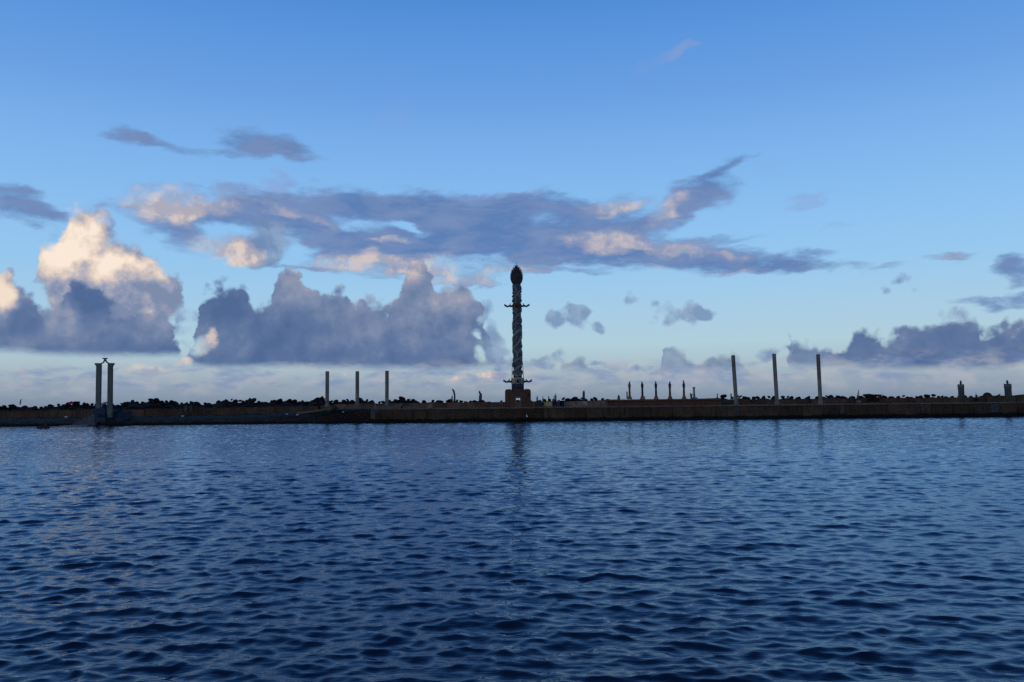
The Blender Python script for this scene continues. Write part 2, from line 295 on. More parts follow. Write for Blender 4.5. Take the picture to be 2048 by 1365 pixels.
# ------------------------------------------------------------------ helpers
col = sc.collection
rnd = random.Random(7)
def tag(o, label=None, cat=None, group=None, kind=None):
    if label: o['label'] = label
    if cat: o['category'] = cat
    if group: o['group'] = group
    if kind: o['kind'] = kind
    return o
def empty(name, loc, rz=0.0):
    o = bpy.data.objects.new(name, None); o.location = loc; o.rotation_euler = (0, 0, rz); o.empty_display_size = .2
    col.objects.link(o); return o
def link(name, mesh, parent=None, loc=(0, 0, 0), rot=(0, 0, 0), scale=(1, 1, 1)):
    o = bpy.data.objects.new(name, mesh); o.location = loc; o.rotation_euler = rot; o.scale = scale
    if parent: o.parent = parent
    col.objects.link(o); return o
class MB:
    """collects simple shapes into one mesh"""
    def __init__(s): s.v = []; s.f = []; s.sm = []
    def add(s, v, f, smooth=False):
        n = len(s.v); s.v += [tuple(p) for p in v]; s.f += [tuple(i+n for i in q) for q in f]; s.sm += [smooth]*len(f); return s
    def box(s, x0, x1, y0, y1, z0, z1, b=0.0, M=None):
        if b > 0:                                           # chamfered along all vertical and top edges
            def ring(z, e): return [(x0+e, y0+b, z), (x0+b, y0+e, z), (x1-b, y0+e, z), (x1-e, y0+b, z), (x1-e, y1-b, z), (x1-b, y1-e, z), (x0+b, y1-e, z), (x0+e, y1-b, z)]
            v = ring(z0, 0)+ring(z1-b, 0)+[(x0+b+.001, y0+b+.001, z1), (x1-b-.001, y0+b+.001, z1), (x1-b-.001, y1-b-.001, z1), (x0+b+.001, y1-b-.001, z1)]
            f = [(i, (i+1) % 8, 8+(i+1) % 8, 8+i) for i in range(8)]+[(16, 17, 18, 19), tuple(range(7, -1, -1))]
            f += [(9, 10, 17, 16), (11, 12, 18, 17), (13, 14, 19, 18), (15, 8, 16, 19), (8, 9, 16), (10, 11, 17), (12, 13, 18), (14, 15, 19)]
        else:
            v = [(x, y, z) for z in (z0, z1) for x, y in ((x0, y0), (x1, y0), (x1, y1), (x0, y1))]
            f = [(0, 1, 5, 4), (1, 2, 6, 5), (2, 3, 7, 6), (3, 0, 4, 7), (4, 5, 6, 7), (3, 2, 1, 0)]
        if M is not None: v = [M @ Vector(p) for p in v]
        return s.add(v, f)
    def lathe(s, prof, n=16, cx=0, cy=0, smooth=True, M=None, wob=0.0):
        v = []; f = []
        for k, (r, z) in enumerate(prof):
            for i in range(n):
                a = 2*math.pi*i/n; q = r*(1+(wob*mnoise.noise(Vector((math.cos(a)*2, math.sin(a)*2, z*1.3))) if wob else 0))
                v.append((cx+q*math.cos(a), cy+q*math.sin(a), z))
        for k in range(len(prof)-1):
            for i in range(n): j = (i+1) % n; f.append((k*n+i, k*n+j, (k+1)*n+j, (k+1)*n+i))
        f.append(tuple(range(n-1, -1, -1))); m = (len(prof)-1)*n; f.append(tuple(m+i for i in range(n)))
        if M is not None: v = [M @ Vector(p) for p in v]
        return s.add(v, f, smooth)
    def tube(s, pts, radii, n=8, flat=1.0, smooth=True):
        """a skin round a spine; radii may be numbers or (rx, ry) pairs"""
        pts = [Vector(p) for p in pts]; v = []; f = []
        for k, p in enumerate(pts):
            t = (pts[min(k+1, len(pts)-1)]-pts[max(k-1, 0)]).normalized()
            ref = Vector((0, 1, 0)) if abs(t.y) < .9 else Vector((1, 0, 0))
            a = t.cross(ref).normalized(); b = t.cross(a).normalized()
            r = radii[k]; ra, rb = r if isinstance(r, tuple) else (r, r*flat)
            for i in range(n):
                th = 2*math.pi*i/n; v.append(p+a*math.cos(th)*ra+b*math.sin(th)*rb)
        for k in range(len(pts)-1):
            for i in range(n): j = (i+1) % n; f.append((k*n+i, k*n+j, (k+1)*n+j, (k+1)*n+i))
        f.append(tuple(range(n-1, -1, -1))); m = (len(pts)-1)*n; f.append(tuple(m+i for i in range(n)))
        return s.add(v, f, smooth)
    def prism(s, poly, y0, y1, M=None):
        n = len(poly); v = [(x, y0, z) for x, z in poly]+[(x, y1, z) for x, z in poly]
        f = [tuple(range(n)), tuple(range(2*n-1, n-1, -1))]+[((i+1) % n, i, n+i, n+(i+1) % n) for i in range(n)]
        if M is not None: v = [M @ Vector(p) for p in v]
        return s.add(v, f)
    def mesh(s, name, mat):
        m = bpy.data.meshes.new(name); m.from_pydata(s.v, [], s.f); m.validate()
        if len(m.polygons) == len(s.sm): m.polygons.foreach_set('use_smooth', s.sm)
        bm = bmesh.new(); bm.from_mesh(m); bmesh.ops.recalc_face_normals(bm, faces=bm.faces); bm.to_mesh(m); bm.free()
        m.materials.append(mat); return m
    def build(s, name, mat, parent=None, loc=(0, 0, 0), rot=(0, 0, 0)):
        return link(name, s.mesh(name, mat), parent, loc, rot)

# ------------------------------------------------------------------ materials
def warmed(c): return (min(1, c[0]*1.22), c[1]*1.0, c[2]*.80, 1)
def material(name, c1, c2, scale=1.0, rough=.85, bump=.3, c3=None, stretch=(1, 1, 1), drips=0.0, metal=0.0, spec=.12, wet=None, objrand=0.0):
    m = bpy.data.materials.new(name); m.use_nodes = True; w = NT(m.node_tree); w.n.clear()
    g = w.n.new('ShaderNodeNewGeometry'); pos = w.v('MULTIPLY', g.outputs['Position'], stretch)
    n1 = w.noise(pos, scale, 6, .62, .4); n2 = w.noise(pos, scale*6.5, 4, .6)
    t = w.m('ADD', w.m('MULTIPLY', n1, .7), w.m('MULTIPLY', n2, .3))
    c = w.mix(w.ss(t, .36, .62), c1, c2)
    if c3: c = w.mix(w.ss(w.noise(w.v('ADD', pos, (9, 4, 2)), scale*.55, 5, .65), .54, .68), c, c3)
    if drips:                                               # stains run down from above
        s = w.noise(w.v('MULTIPLY', g.outputs['Position'], (2.4, 2.4, .16)), 1.3, 5, .6)
        c = w.mix(w.ss(s, .5, .72, 0, drips), c, tuple(k*.35 for k in c1[:3])+(1,))
    if wet:                                                 # weed and wet stone up to the tide mark
        z = w.m('ADD', w.sep(g.outputs['Position'])[2], w.m('MULTIPLY', w.m('SUBTRACT', n1, .5), 1.1))
        c = w.mix(w.ss(z, wet+.25, wet-.2), c, (.0065, .0075, .005, 1))
    if objrand:
        oi = w.n.new('ShaderNodeObjectInfo')
        c = w.v('SCALE', c, scale=w.ss(oi.outputs['Random'], 0, 1, 1-objrand, 1+objrand, kind='LINEAR'))
    b = w.n.new('ShaderNodeBsdfPrincipled'); w.l.new(c, b.inputs['Base Color'])
    b.inputs['Roughness'].default_value = rough; b.inputs['Metallic'].default_value = metal; b.inputs['Specular IOR Level'].default_value = spec
    if bump:
        bn = w.n.new('ShaderNodeBump'); bn.inputs['Strength'].default_value = bump; bn.inputs['Distance'].default_value = .08
        w.l.new(t, bn.inputs['Height']); w.l.new(bn.outputs[0], b.inputs['Normal'])
    o = w.n.new('ShaderNodeOutputMaterial'); w.l.new(b.outputs[0], o.inputs[0])
    return m
K = lambda r, g, b: (r, g, b, 1)
M_quay = material('quay_concrete', K(.042, .025, .013), K(.072, .044, .025), .5, c3=K(.085, .040, .022), drips=.75, wet=.7, objrand=.28)
M_coping = material('coping_concrete', K(.10, .070, .047), K(.155, .110, .076), 1.2, objrand=.15)
M_deck = material('deck_paving', K(.10, .070, .045), K(.145, .105, .070), .6)
M_back = material('brown_plaster_wall', K(.095, .050, .030), K(.15, .082, .052), .45, c3=K(.20, .135, .09), drips=.5, objrand=.22)
M_backd = material('dark_brown_wall', K(.064, .034, .020), K(.11, .060, .038), .45, c3=K(.045, .031, .020), drips=.6, objrand=.25)
M_pale = material('faded_painted_wall', K(.17, .10, .075), K(.26, .17, .12), .8, c3=K(.34, .26, .19), drips=.5, objrand=.2)
M_rock = material('dark_boulder', K(.0115, .0058, .0034), K(.025, .0130, .0085), .9, bump=.6, objrand=.35, spec=.05)
M_rockb = material('brown_boulder', K(.022, .013, .010), K(.045, .028, .022), .9, bump=.6, objrand=.3, spec=.05)
M_earth = material('rubble_earth', K(.017, .0066, .0014), K(.036, .0150, .0038), .35, c3=K(.014, .0105, .002), bump=.8, wet=.45)
M_rubble = material('rubble_stone', K(.055, .038, .024), K(.11, .08, .055), 2.0, objrand=.5)
M_pillar = material('pillar_concrete', K(.145, .120, .088), K(.21, .175, .13), .8, stretch=(1, 1, .35), drips=.45, objrand=.08)
M_gate = material('gate_concrete', K(.082, .085, .070), K(.135, .136, .112), .8, stretch=(1, 1, .3), drips=.4)
M_stub = material('stub_concrete', K(.058, .068, .060), K(.105, .120, .098), .8, stretch=(1, 1, .3), drips=.4)
M_bronze = material('dark_bronze', K(.018, .017, .020), K(.034, .030, .032), 2.0, rough=.55, metal=.0, spec=.5)
M_brown = material('reddish_bronze', K(.050, .026, .019), K(.085, .045, .032), 2.0, rough=.6)
M_base = material('brown_stone_base', K(.078, .036, .023), K(.115, .056, .036), .9, c3=K(.030, .022, .020), drips=.4)
M_basel = material('light_brown_trim', K(.10, .063, .042), K(.145, .092, .062), 1.5)
M_slate = material('slate_drum', K(.030, .034, .044), K(.050, .055, .068), 1.2, drips=.4)
M_cream = material('cream_band', K(.50, .41, .30), K(.64, .54, .40), 1.6, drips=.35)
M_teal = material('dark_teal_ceramic', K(.012, .026, .032), K(.026, .046, .050), 1.5, rough=.45, c3=K(.020, .024, .034), spec=.5)
M_ribbon = material('pale_ceramic_ribbon', K(.15, .142, .12), K(.25, .24, .205), 2.0, rough=.6)
M_crown = material('crown_ceramic', K(.036, .028, .028), K(.075, .056, .052), 1.8, rough=.6)
M_orange = material('orange_clay', K(.20, .085, .028), K(.32, .15, .05), 1.6, c3=K(.09, .035, .02))
M_slab = material('platform_slab', K(.085, .045, .025), K(.14, .078, .045), .8, c3=K(.22, .12, .05))
M_totem = material('totem_ceramic', K(.020, .018, .024), K(.048, .036, .036), 2.5, rough=.6, c3=K(.04, .05, .04))
M_totemg = material('totem_banded_ceramic', K(.03, .04, .038), K(.11, .12, .10), 2.2, rough=.6, stretch=(.3, .3, 1))
M_grey = material('grey_stone', K(.15, .135, .12), K(.25, .225, .20), 1.5)
M_blue = material('blue_painted_steps', K(.018, .026, .040), K(.034, .046, .064), .7, drips=.4)
M_ramp = material('grey_ramp_concrete', K(.060, .055, .053), K(.10, .094, .09), .6, drips=.2)
M_white = material('white_paint_and_lit_rim', K(.55, .55, .52), K(.72, .72, .70), 2.0)
M_yellow = material('yellow_painted_box', K(.42, .28, .07), K(.55, .38, .12), 2.0)
M_red = material('red_cloth', K(.36, .012, .022), K(.52, .02, .035), 2.0)
M_wood = material('boat_wood', K(.030, .018, .016), K(.055, .030, .026), 2.0, rough=.6)
M_skin = material('skin', K(.16, .075, .045), K(.2, .1, .06), 3.0, bump=0)
M_shirt = material('maroon_shirt', K(.12, .022, .030), K(.18, .04, .05), 3.0, bump=0)
M_dark = material('dark_cloth', K(.012, .014, .024), K(.02, .022, .036), 3.0, bump=0)
M_hair = material('black_hair', K(.008, .007, .007), K(.012, .011, .010), 3.0, bump=0)
M_leaf = material('bush_leaf', K(.014, .030, .013), K(.032, .055, .022), 1.5, bump=0, rough=.6)
M_stem = material('bush_stem', K(.04, .03, .02), K(.06, .045, .03), 1.5, bump=0)
M_feather = material('white_feathers', K(.68, .68, .66), K(.8, .8, .78), 4.0, bump=0)
M_legs = material('bird_leg', K(.02, .02, .018), K(.03, .03, .026), 4.0, bump=0)

# ------------------------------------------------------------------ water
def build_water():
    rg = np.random.default_rng(11)
    # radii: fine near the eye, coarser far off
    r = [10.0]
    while r[-1] < 250:
        q = r[-1]; r.append(q+(.0030*q+.003 if q < 72 else .28 if q < 204 else .014*q))
    R = np.array(r); A = np.radians(np.linspace(-44, 44, 800))
    rr, aa = np.meshgrid(R, A, indexing='ij'); X = rr*np.sin(aa); Y = rr*np.cos(aa)-8.0            # the fan starts a little behind the eye, so that steps aside still see waves
    N = 210
    lam = np.exp(rg.uniform(np.log(.12), np.log(2.3), N))
    th = rg.normal(math.radians(-104), math.radians(28), N)          # running towards the eye, a little to the left
    two = rg.random(N) < .3; th[two] = rg.normal(math.radians(-50), math.radians(26), two.sum())
    k = 2*np.pi/lam
    slope = .0240*np.where(lam > .65, (.65/lam)**.75, 1.0)*np.where((lam < .6) & (lam > .16), 1.2, .95)
    amp = slope/k*rg.uniform(.5, 1.4, N)
    ph = rg.uniform(0, 2*np.pi, N)
    Z = np.zeros_like(X); DX = np.zeros_like(X); DY = np.zeros_like(X)
    cell = np.gradient(R)[:, None]*np.ones_like(X)
    gust = .0
    gx, gy = X/23.0, Y/38.0                                          # gusts: patches of rougher and calmer water
    gust = 1+.30*np.sin(gx*1.3+1.1*np.sin(gy*1.7+.5)+2)*np.sin(gy*1.9+1.3*np.sin(gx*.9))
    for i in range(N):
        kx, ky = k[i]*math.cos(th[i]), k[i]*math.sin(th[i])
        p = kx*X+ky*Y+ph[i]; f = np.clip(lam[i]/(cell*2.3)-.6, 0, 1)*gust
        s, c = np.sin(p), np.cos(p)
        Z += amp[i]*f*c; q = 1.3*amp[i]*f
        DX -= q*s*math.cos(th[i]); DY -= q*s*math.sin(th[i])
    edge = np.clip((44-np.degrees(np.abs(aa)))/3, 0, 1)*np.clip((rr-10)/1.5, 0, 1)*np.clip((250-rr)/12, 0, 1)
    X = X+DX*edge; Y = Y+DY*edge; Z = Z*edge
    nr, na = X.shape
    V = np.stack([X, Y, Z], -1).reshape(-1, 3)
    idx = np.arange(nr*na).reshape(nr, na)
    q1 = np.stack([idx[:-1, :-1], idx[:-1, 1:], idx[1:, 1:], idx[1:, :-1]], -1).reshape(-1, 4)
    # the rest of the harbour and the sea to the horizon, flat
    V2 = []; F2 = []
    base = len(V)
    ang = np.radians(np.linspace(44, 316, 60)); rs = np.concatenate([R[::28], [250]])
    for a in ang:
        for x in rs: V2.append((x*math.sin(a), x*math.cos(a)-8, 0))
    m = len(rs)
    for i in range(len(ang)-1):
        for j in range(m-1):
            o = base+i*m+j; F2.append((o, o+1, o+m+1, o+m))
    b2 = base+len(V2); full = np.radians(np.linspace(0, 360, 145)[:-1]); far = [250, 400, 800, 2000, 6000, 20000, 45000]
    for x in far:
        for a in full: V2.append((x*math.sin(a), x*math.cos(a)-8, 0))
    n = len(full)
    for j in range(len(far)-1):
        for i in range(n):
            i2 = (i+1) % n; F2.append((b2+j*n+i, b2+(j+1)*n+i, b2+(j+1)*n+i2, b2+j*n+i2))
    b3 = base+len(V2); V2.append((0, -8, 0))
    for a in full: V2.append((10*math.sin(a), 10*math.cos(a)-8, 0))
    F3 = [(b3, b3+1+i, b3+1+(i+1) % n) for i in range(n)]
    Vall = np.concatenate([V, np.array(V2)]); me = bpy.data.meshes.new('water')
    quads = np.concatenate([q1, np.array(F2)[:, ::-1]]); tris = np.array(F3)[:, ::-1]
    loops = np.concatenate([quads.ravel(), tris.ravel()]).astype(np.int32)
    me.vertices.add(len(Vall)); me.vertices.foreach_set('co', Vall.astype(np.float32).ravel())
    me.loops.add(len(loops)); me.loops.foreach_set('vertex_index', loops)
    npoly = len(quads)+len(tris); st = np.concatenate([np.arange(len(quads))*4, len(quads)*4+np.arange(len(tris))*3]).astype(np.int32)
    me.polygons.add(npoly); me.polygons.foreach_set('loop_start', st)
    me.polygons.foreach_set('use_smooth', np.ones(npoly, dtype=bool)); me.update(calc_edges=True); me.validate()
    bm_mat = bpy.data.materials.new('sea_water'); bm_mat.use_nodes = True; w = NT(bm_mat.node_tree); w.n.clear()
    g = w.n.new('ShaderNodeNewGeometry'); pos = g.outputs['Position']
    rot = w.n.new('ShaderNodeMapping'); rot.inputs[2].default_value = (0, 0, math.radians(14)); rot.inputs[3].default_value = (.45, 1.6, 1); w.l.new(pos, rot.inputs[0])
    small = w.noise(rot.outputs[0], 4.2, 3, .5, .3)
    cd = w.n.new('ShaderNodeCameraData')
    mid = w.noise(rot.outputs[0], 1.1, 3, .6, .3)
    dist = w.v('LENGTH', pos)
    h = w.m('ADD', w.m('MULTIPLY', small, .012), w.m('MULTIPLY', mid, w.ss(dist, 30, 110, 0, .16)))
    w.n.remove(cd)
    bn = w.n.new('ShaderNodeBump'); bn.inputs['Strength'].default_value = 1.0; bn.inputs['Distance'].default_value = 1.0
    w.l.new(h, bn.inputs['Height'])
    # deep water scatters a little blue back; its surface mirrors the sky by Fresnel
    df = w.n.new('ShaderNodeBsdfDiffuse'); df.inputs[0].default_value = (.0062, .0078, .0085, 1); w.l.new(bn.outputs[0], df.inputs['Normal'])
    gl = w.n.new('ShaderNodeBsdfGlossy'); gl.inputs[0].default_value = (.62, .76, .94, 1); gl.inputs['Roughness'].default_value = .05; w.l.new(bn.outputs[0], gl.inputs['Normal'])
    fr = w.n.new('ShaderNodeFresnel'); fr.inputs[0].default_value = 1.333; w.l.new(bn.outputs[0], fr.inputs['Normal'])
    mx = w.n.new('ShaderNodeMixShader'); w.l.new(fr.outputs[0], mx.inputs[0]); w.l.new(df.outputs[0], mx.inputs[1]); w.l.new(gl.outputs[0], mx.inputs[2])
    o = w.n.new('ShaderNodeOutputMaterial'); w.l.new(mx.outputs[0], o.inputs[0])
    me.materials.append(bm_mat)
    ob = link('water', me); tag(ob, 'dark blue choppy harbour water reaching out to the sea', kind='structure')
build_water()

# ------------------------------------------------------------------ the shore: quay, walls, breakwater
QY, DY_, BY, RY = 190.0, 200.0, 213.0, 222.0       # quay front, line of the statues, back wall, boulders
def X(px, Y): return W(px, 815, Y)[0]
def Z(px, py, Y): return W(px, py, Y)[1]
DECK = 3.12
def quay():
    root = tag(empty('quay_wall', (X(1380, QY), QY, 0)), 'long dark concrete quay wall rising straight from the water', 'wall')
    x0, x1 = X(742, QY), X(2300, QY); core = MB()
    core.box(x0-root.location.x, x1-root.location.x, .25, 6, -1.5, DECK-.02); core.build('wall_core', M_quay, root)
    shapes = []
    for k in range(5):
        m = MB(); q = random.Random(k)
        m.box(-2.4+.03, 2.4-.03, -.02-q.random()*.05, .26, -1.4, DECK-.34, b=.04); shapes.append(m.mesh('panel', M_quay))
    cop = []
    for k in range(3):
        m = MB(); m.box(-1.2+.015, 1.2-.015, -.12, .7, -.26, 0, b=.03); cop.append(m.mesh('coping_stone', M_coping))
    x = x0+2.4; i = 0
    while x < x1:
        link('panel', shapes[(i*7) % 5], root, (x-root.location.x, rnd.uniform(-.02, .03), rnd.uniform(-.03, 0)))
        for s in (-1.2, 1.2):
            link('coping_stone', cop[i % 3], root, (x+s-root.location.x, rnd.uniform(-.01, .01), DECK+rnd.uniform(-.015, .015)))
        x += 4.8; i += 1
    # dark panels with rungs, standing proud of the wall face where recesses would be
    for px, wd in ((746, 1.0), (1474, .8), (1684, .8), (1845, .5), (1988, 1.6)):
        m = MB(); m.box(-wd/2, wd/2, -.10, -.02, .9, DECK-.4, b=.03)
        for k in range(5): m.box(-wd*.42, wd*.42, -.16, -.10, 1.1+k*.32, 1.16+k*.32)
        m.build('ladder_panel', M_bronze, root, (X(px, QY)-root.location.x, 0, 0))
quay()
m = MB(); m.box(X(742, QY), X(2300, QY), QY+.7, BY+1, DECK-.6, DECK-.012); tag(m.build('pavement', M_deck), 'strip of pale paving along the top of the quay', kind='structure')

def back_wall(name, label, px0, px1, Y, zf, mat, step=3.6, thick=.5, zb=0.0, cat='wall', cap=None):
    x0, x1 = X(px0, Y), X(px1, Y)
    root = tag(empty(name, ((x0+x1)/2, Y, zb)), label, cat)
    n = max(1, round((x1-x0)/step)); w_ = (x1-x0)/n
    for i in range(n):
        px = px0+(px1-px0)*(i+.5)/n; top = Z(px, zf(px), Y)-zb+rnd.uniform(-.04, .05)
        m = MB(); m.box(-w_/2+.03, w_/2-.03, -.03, thick, -.3, top-.16, b=.03)
        m.build('panel', mat, root, ((i+.5-n/2)*w_, rnd.uniform(-.02, .02), 0))
        m = MB(); m.box(-w_/2+.01, w_/2-.01, -.1, thick+.06, 0, .15, b=.02)
        m.build('capping', cap or mat, root, ((i+.5-n/2)*w_, 0, top-.16))
def lerp(pts):
    xs, ys = zip(*pts); return lambda x: float(np.interp(x, xs, ys))
f_right = lerp([(780, 806), (900, 804.5), (1200, 801), (1500, 799), (1800, 796.5), (2048, 793.5), (2300, 791)])
back_wall('retaining_wall', 'low reddish brown wall behind the paving, running from the plain pillars to the brown stone base', 640, 1120, BY, lerp([(640, 812), (700, 808), (800, 807), (1120, 802.5)]), M_back, zb=DECK-.1)
back_wall('retaining_wall', 'low reddish brown wall behind the three tall leaning pillars at the right', 1445, 1975, BY, f_right, M_backd, zb=DECK-.1)
back_wall('retaining_wall', 'flat topped brown wall behind the two short stub pillars', 1976, 2300, BY-1, lerp([(1976, 792), (2048, 791), (2300, 788)]), M_backd, zb=DECK-.1)
back_wall('retaining_wall', 'long brown wall low on the shore left of the three plain pillars', -260, 636, BY-2, lerp([(-260, 824), (0, 822), (300, 818), (480, 815), (636, 812)]), M_backd, zb=1.2)
back_wall('painted_wall', 'faded pinkish painted low wall in front of the row of five totems', 1128, 1444, 205.0, lerp([(1128, 804), (1215, 801.5), (1444, 799.5)]), M_pale, step=3.0, zb=DECK-.1)

# left shore: a low shelf of rubble and weed that climbs to the paving
def terrain(name, px0, px1, rows, mat, label, nx=150, kind='structure', rough=.25):
    """rows: (Y, function px -> z)"""
    v = []; f = []
    for j, (Y, fz) in enumerate(rows):
        for i in range(nx+1):
            px = px0+(px1-px0)*i/nx; x = X(px, Y)
            z = fz(px)+(rough*mnoise.fractal(Vector((x*.5, Y*.5, 3)), 1.0, 2.0, 4) if 0 < j else 0)
            v.append((x, Y+(.25*mnoise.noise(Vector((x*.7, j, 0)))), z))
    for j in range(len(rows)-1):
        for i in range(nx): a = j*(nx+1)+i; f.append((a, a+1, a+nx+2, a+nx+1))
    m = MB(); m.add(v, f); return tag(m.build(name, mat), label, kind=kind)
e_hi = lerp([(-260, .7), (500, .9), (600, 1.3), (660, 2.1), (735, 2.7), (760, 2.8)])
e_top = lerp([(-260, 1.3), (300, 1.5), (520, 1.8), (600, 2.5), (680, 3.0), (760, 3.05)])
terrain('shore_ground', -260, 760, [(QY-.3, lambda p: -1.0), (QY, lambda p: .55), (QY+.8, lambda p: .75), (QY+3, lambda p: e_hi(p)*.9), (QY+6, lambda p: (e_hi(p)+e_top(p))/2), (QY+10, e_top), (QY+16, lambda p: e_top(p)+.2), (BY, lambda p: e_top(p)+.3)],
        M_earth, 'dark strip of rubble and weed climbing from the water to the paving', nx=260)
# light edged path up the bank
pp = [(592, 825.5), (620, 821.5), (650, 817.5), (680, 815.2), (712, 813.2), (745, 813), (790, 813), (815, 813.6), (840, 815)]
mp = MB(); v = []; f = []
for px, py in pp:
    x, z = W(px, py, 197.0)
    v += [(x, 197.0, z-.5), (x, 197.0, z), (x, 199.0, z+.02), (x, 199.0, z-.5)]
for i in range(len(pp)-1):
    for k in range(3): a = i*4+k; f.append((a, a+4, a+5, a+1))
mp.add(v, f); tag(mp.build('path', M_coping), 'pale sloping path that climbs the bank to the plain pillars', kind='structure')

# boulders
def boulder_mesh(k, mat):
    bm = bmesh.new(); bmesh.ops.create_icosphere(bm, subdivisions=2, radius=1)
    q = random.Random(k*13+5); o = Vector((q.random()*50, q.random()*50, q.random()*50))
    pl = [(Vector((q.gauss(0, 1), q.gauss(0, 1), q.gauss(0, 1))).normalized(), q.uniform(.50, .80)) for _ in range(15)]
    for v in bm.verts:
        n = v.co.normalized(); r = 1+.22*mnoise.noise(n*1.6+o)
        for pn, pd in pl:
            dd = n.dot(pn)
            if dd > 0: r = min(r, pd/dd*1.0)
        v.co = n*r
    m = bpy.data.meshes.new('boulder'); bm.to_mesh(m); bm.free(); m.materials.append(mat); return m
BS = [boulder_mesh(k, M_rock) for k in range(9)]+[boulder_mesh(20+k, M_rockb) for k in range(3)]
sky_line = lerp([(-260, 812), (0, 812), (25, 810), (40, 811), (70, 811), (84, 814), (95, 810), (115, 809), (137, 806), (143, 804.5), (160, 806), (185, 808), (210, 806), (235, 808), (247, 806), (264, 800), (272, 801), (284, 804), (300, 798), (312, 798), (324, 803), (340, 800), (351, 805),
                 (372, 804), (391, 804), (405, 806), (420, 806), (435, 802), (447, 798), (460, 799), (472, 801), (485, 801), (501, 797), (508, 801), (519, 800), (530, 804), (543, 801), (562, 799), (578, 798), (590, 801), (603, 799), (612, 803), (624, 797), (642, 794), (652, 799), (665, 802),
                 (689, 799), (700, 800), (724, 798), (744, 801), (761, 804), (783, 799), (798, 796), (804, 795), (814, 798), (825, 797), (839, 804), (850, 803), (864, 800), (882, 801), (895, 803), (905, 800), (917, 801), (930, 803), (940, 803), (952, 801), (962, 800), (980, 802), (995, 801), (1010, 802), (1073, 800),
                 (1110, 799), (1131, 797), (1157, 795), (1175, 798), (1190, 797), (1212, 796), (1232, 797), (1445, 793), (1462, 796), (1481, 793), (1503, 796), (1530, 793), (1545, 796), (1571, 793), (1587, 795), (1610, 797), (1648, 792), (1665, 793), (1679, 791), (1690, 794), (1705, 795), (1731, 791), (1760, 791), (1775, 795), (1793, 792), (1819, 793),
                 (1840, 793), (1867, 791), (1880, 793), (1895, 792), (1915, 793), (1935, 792), (1955, 793), (1974, 791), (2000, 794), (2048, 793), (2300, 791)])
zones = [(20, 'left of the bent statue'), (60, 'around the bent statue'), (100, 'right of the bent statue'), (136, 'just left of the red cloth'), (185, 'between red cloth and gate'), (235, 'behind the twin columned gate'), (290, 'just right of the gate'), (345, 'between gate and bust posts'),
         (395, 'behind the two bust posts'), (440, 'just right of the bust posts'), (490, 'a little right of the bust posts'), (540, 'midway from bust posts to plain pillars'), (585, 'above the long brown wall'), (630, 'over the foot of the pale path'), (660, 'behind the first plain pillar'), (708, 'left of the middle plain pillar'), (770, 'left of the third plain pillar'),
         (810, 'right of the third plain pillar'), (850, 'midway from third plain pillar to serpent statue'), (900, 'left of the serpent statue'), (945, 'between serpent and hooded statues'), (985, 'around the hooded statue'), (1062, 'behind the base of the great column'), (1105, 'behind the yellow box'), (1150, 'left of the dark standing stone'),
         (1185, 'around the dark standing stone'), (1240, 'left of the totem platform'), (1470, 'left of the first tall leaning pillar'), (1550, 'between the first two leaning pillars'), (1636, 'between the last two leaning pillars'), (1700, 'behind the heap of blocks'), (1770, 'behind the overhanging slab'), (1830, 'right of the overhanging slab'),
         (1880, 'midway from overhanging slab to stub pillars'), (1935, 'behind the left stub pillar'), (2000, 'between the stub pillars'), (9999, 'behind the right stub pillar')]
def place_boulders():
    up = lambda p: 1.6 if p > 1440 else .6
    px = -20.0; skip = [(1215, 1440)]; seen = {}
    lst = []
    while px < 2068:
        wpx = rnd.choice([7, 8, 9, 10, 12, 15, 19])
        ok = not any(a < px < b for a, b in skip)
        if ok: lst.append((px, wpx, sky_line(px)-up(px)+rnd.uniform(-1.2, 1.8)-(wpx > 13)*1.3, RY+rnd.uniform(-1.5, 1.5), 'topmost'))
        if ok and rnd.random() < .62: lst.append((px+rnd.uniform(-6, 6), rnd.choice([8, 10, 13]), sky_line(px)+rnd.uniform(3.4, 6.2), RY-3+rnd.uniform(-1, 1), 'lower'))
        px += wpx*rnd.uniform(.7, 1.25)
    lst = lst[:296]
    for p, wp, py, Y, row in lst:
        x, z = W(p, py, Y); r = wp/2*Y/1700*1.12
        sz = r*rnd.uniform(.55, .95)
        mesh = BS[rnd.randrange(9)] if rnd.random() < .86 else BS[9+rnd.randrange(3)]
        o = link('boulder', mesh, None, (x, Y, z-sz*.80), (rnd.uniform(-.6, .6), rnd.uniform(-.6, .6), rnd.uniform(0, 6.3)), (r, r*rnd.uniform(.8, 1.2), sz))
        where = next(n for lim, n in zones if p < lim)
        size = 'big' if wp > 12 else 'small' if wp < 9 else 'middling'
        lb = f'{size} {"brownish" if mesh in BS[9:] else "near black"} boulder, {row} row, {where}'
        tag(o, lb, 'boulder', lb)
place_boulders()
# the body of the breakwater under and behind them, sloping down to the open sea
zc = lambda p: Z(p, sky_line(p)+2.2, RY)-.2
terrain('breakwater_mound', -260, 2300, [(BY+.6, lambda p: 1.0), (BY+1.2, lambda p: zc(p)-1.2), (RY-3, lambda p: zc(p)-.7), (RY, zc), (RY+3, lambda p: zc(p)-.6), (RY+9, lambda p: 1.5), (RY+14, lambda p: -1.5)],
        M_rock, 'dark mound of the long stone breakwater between harbour and sea', nx=420, rough=.35)

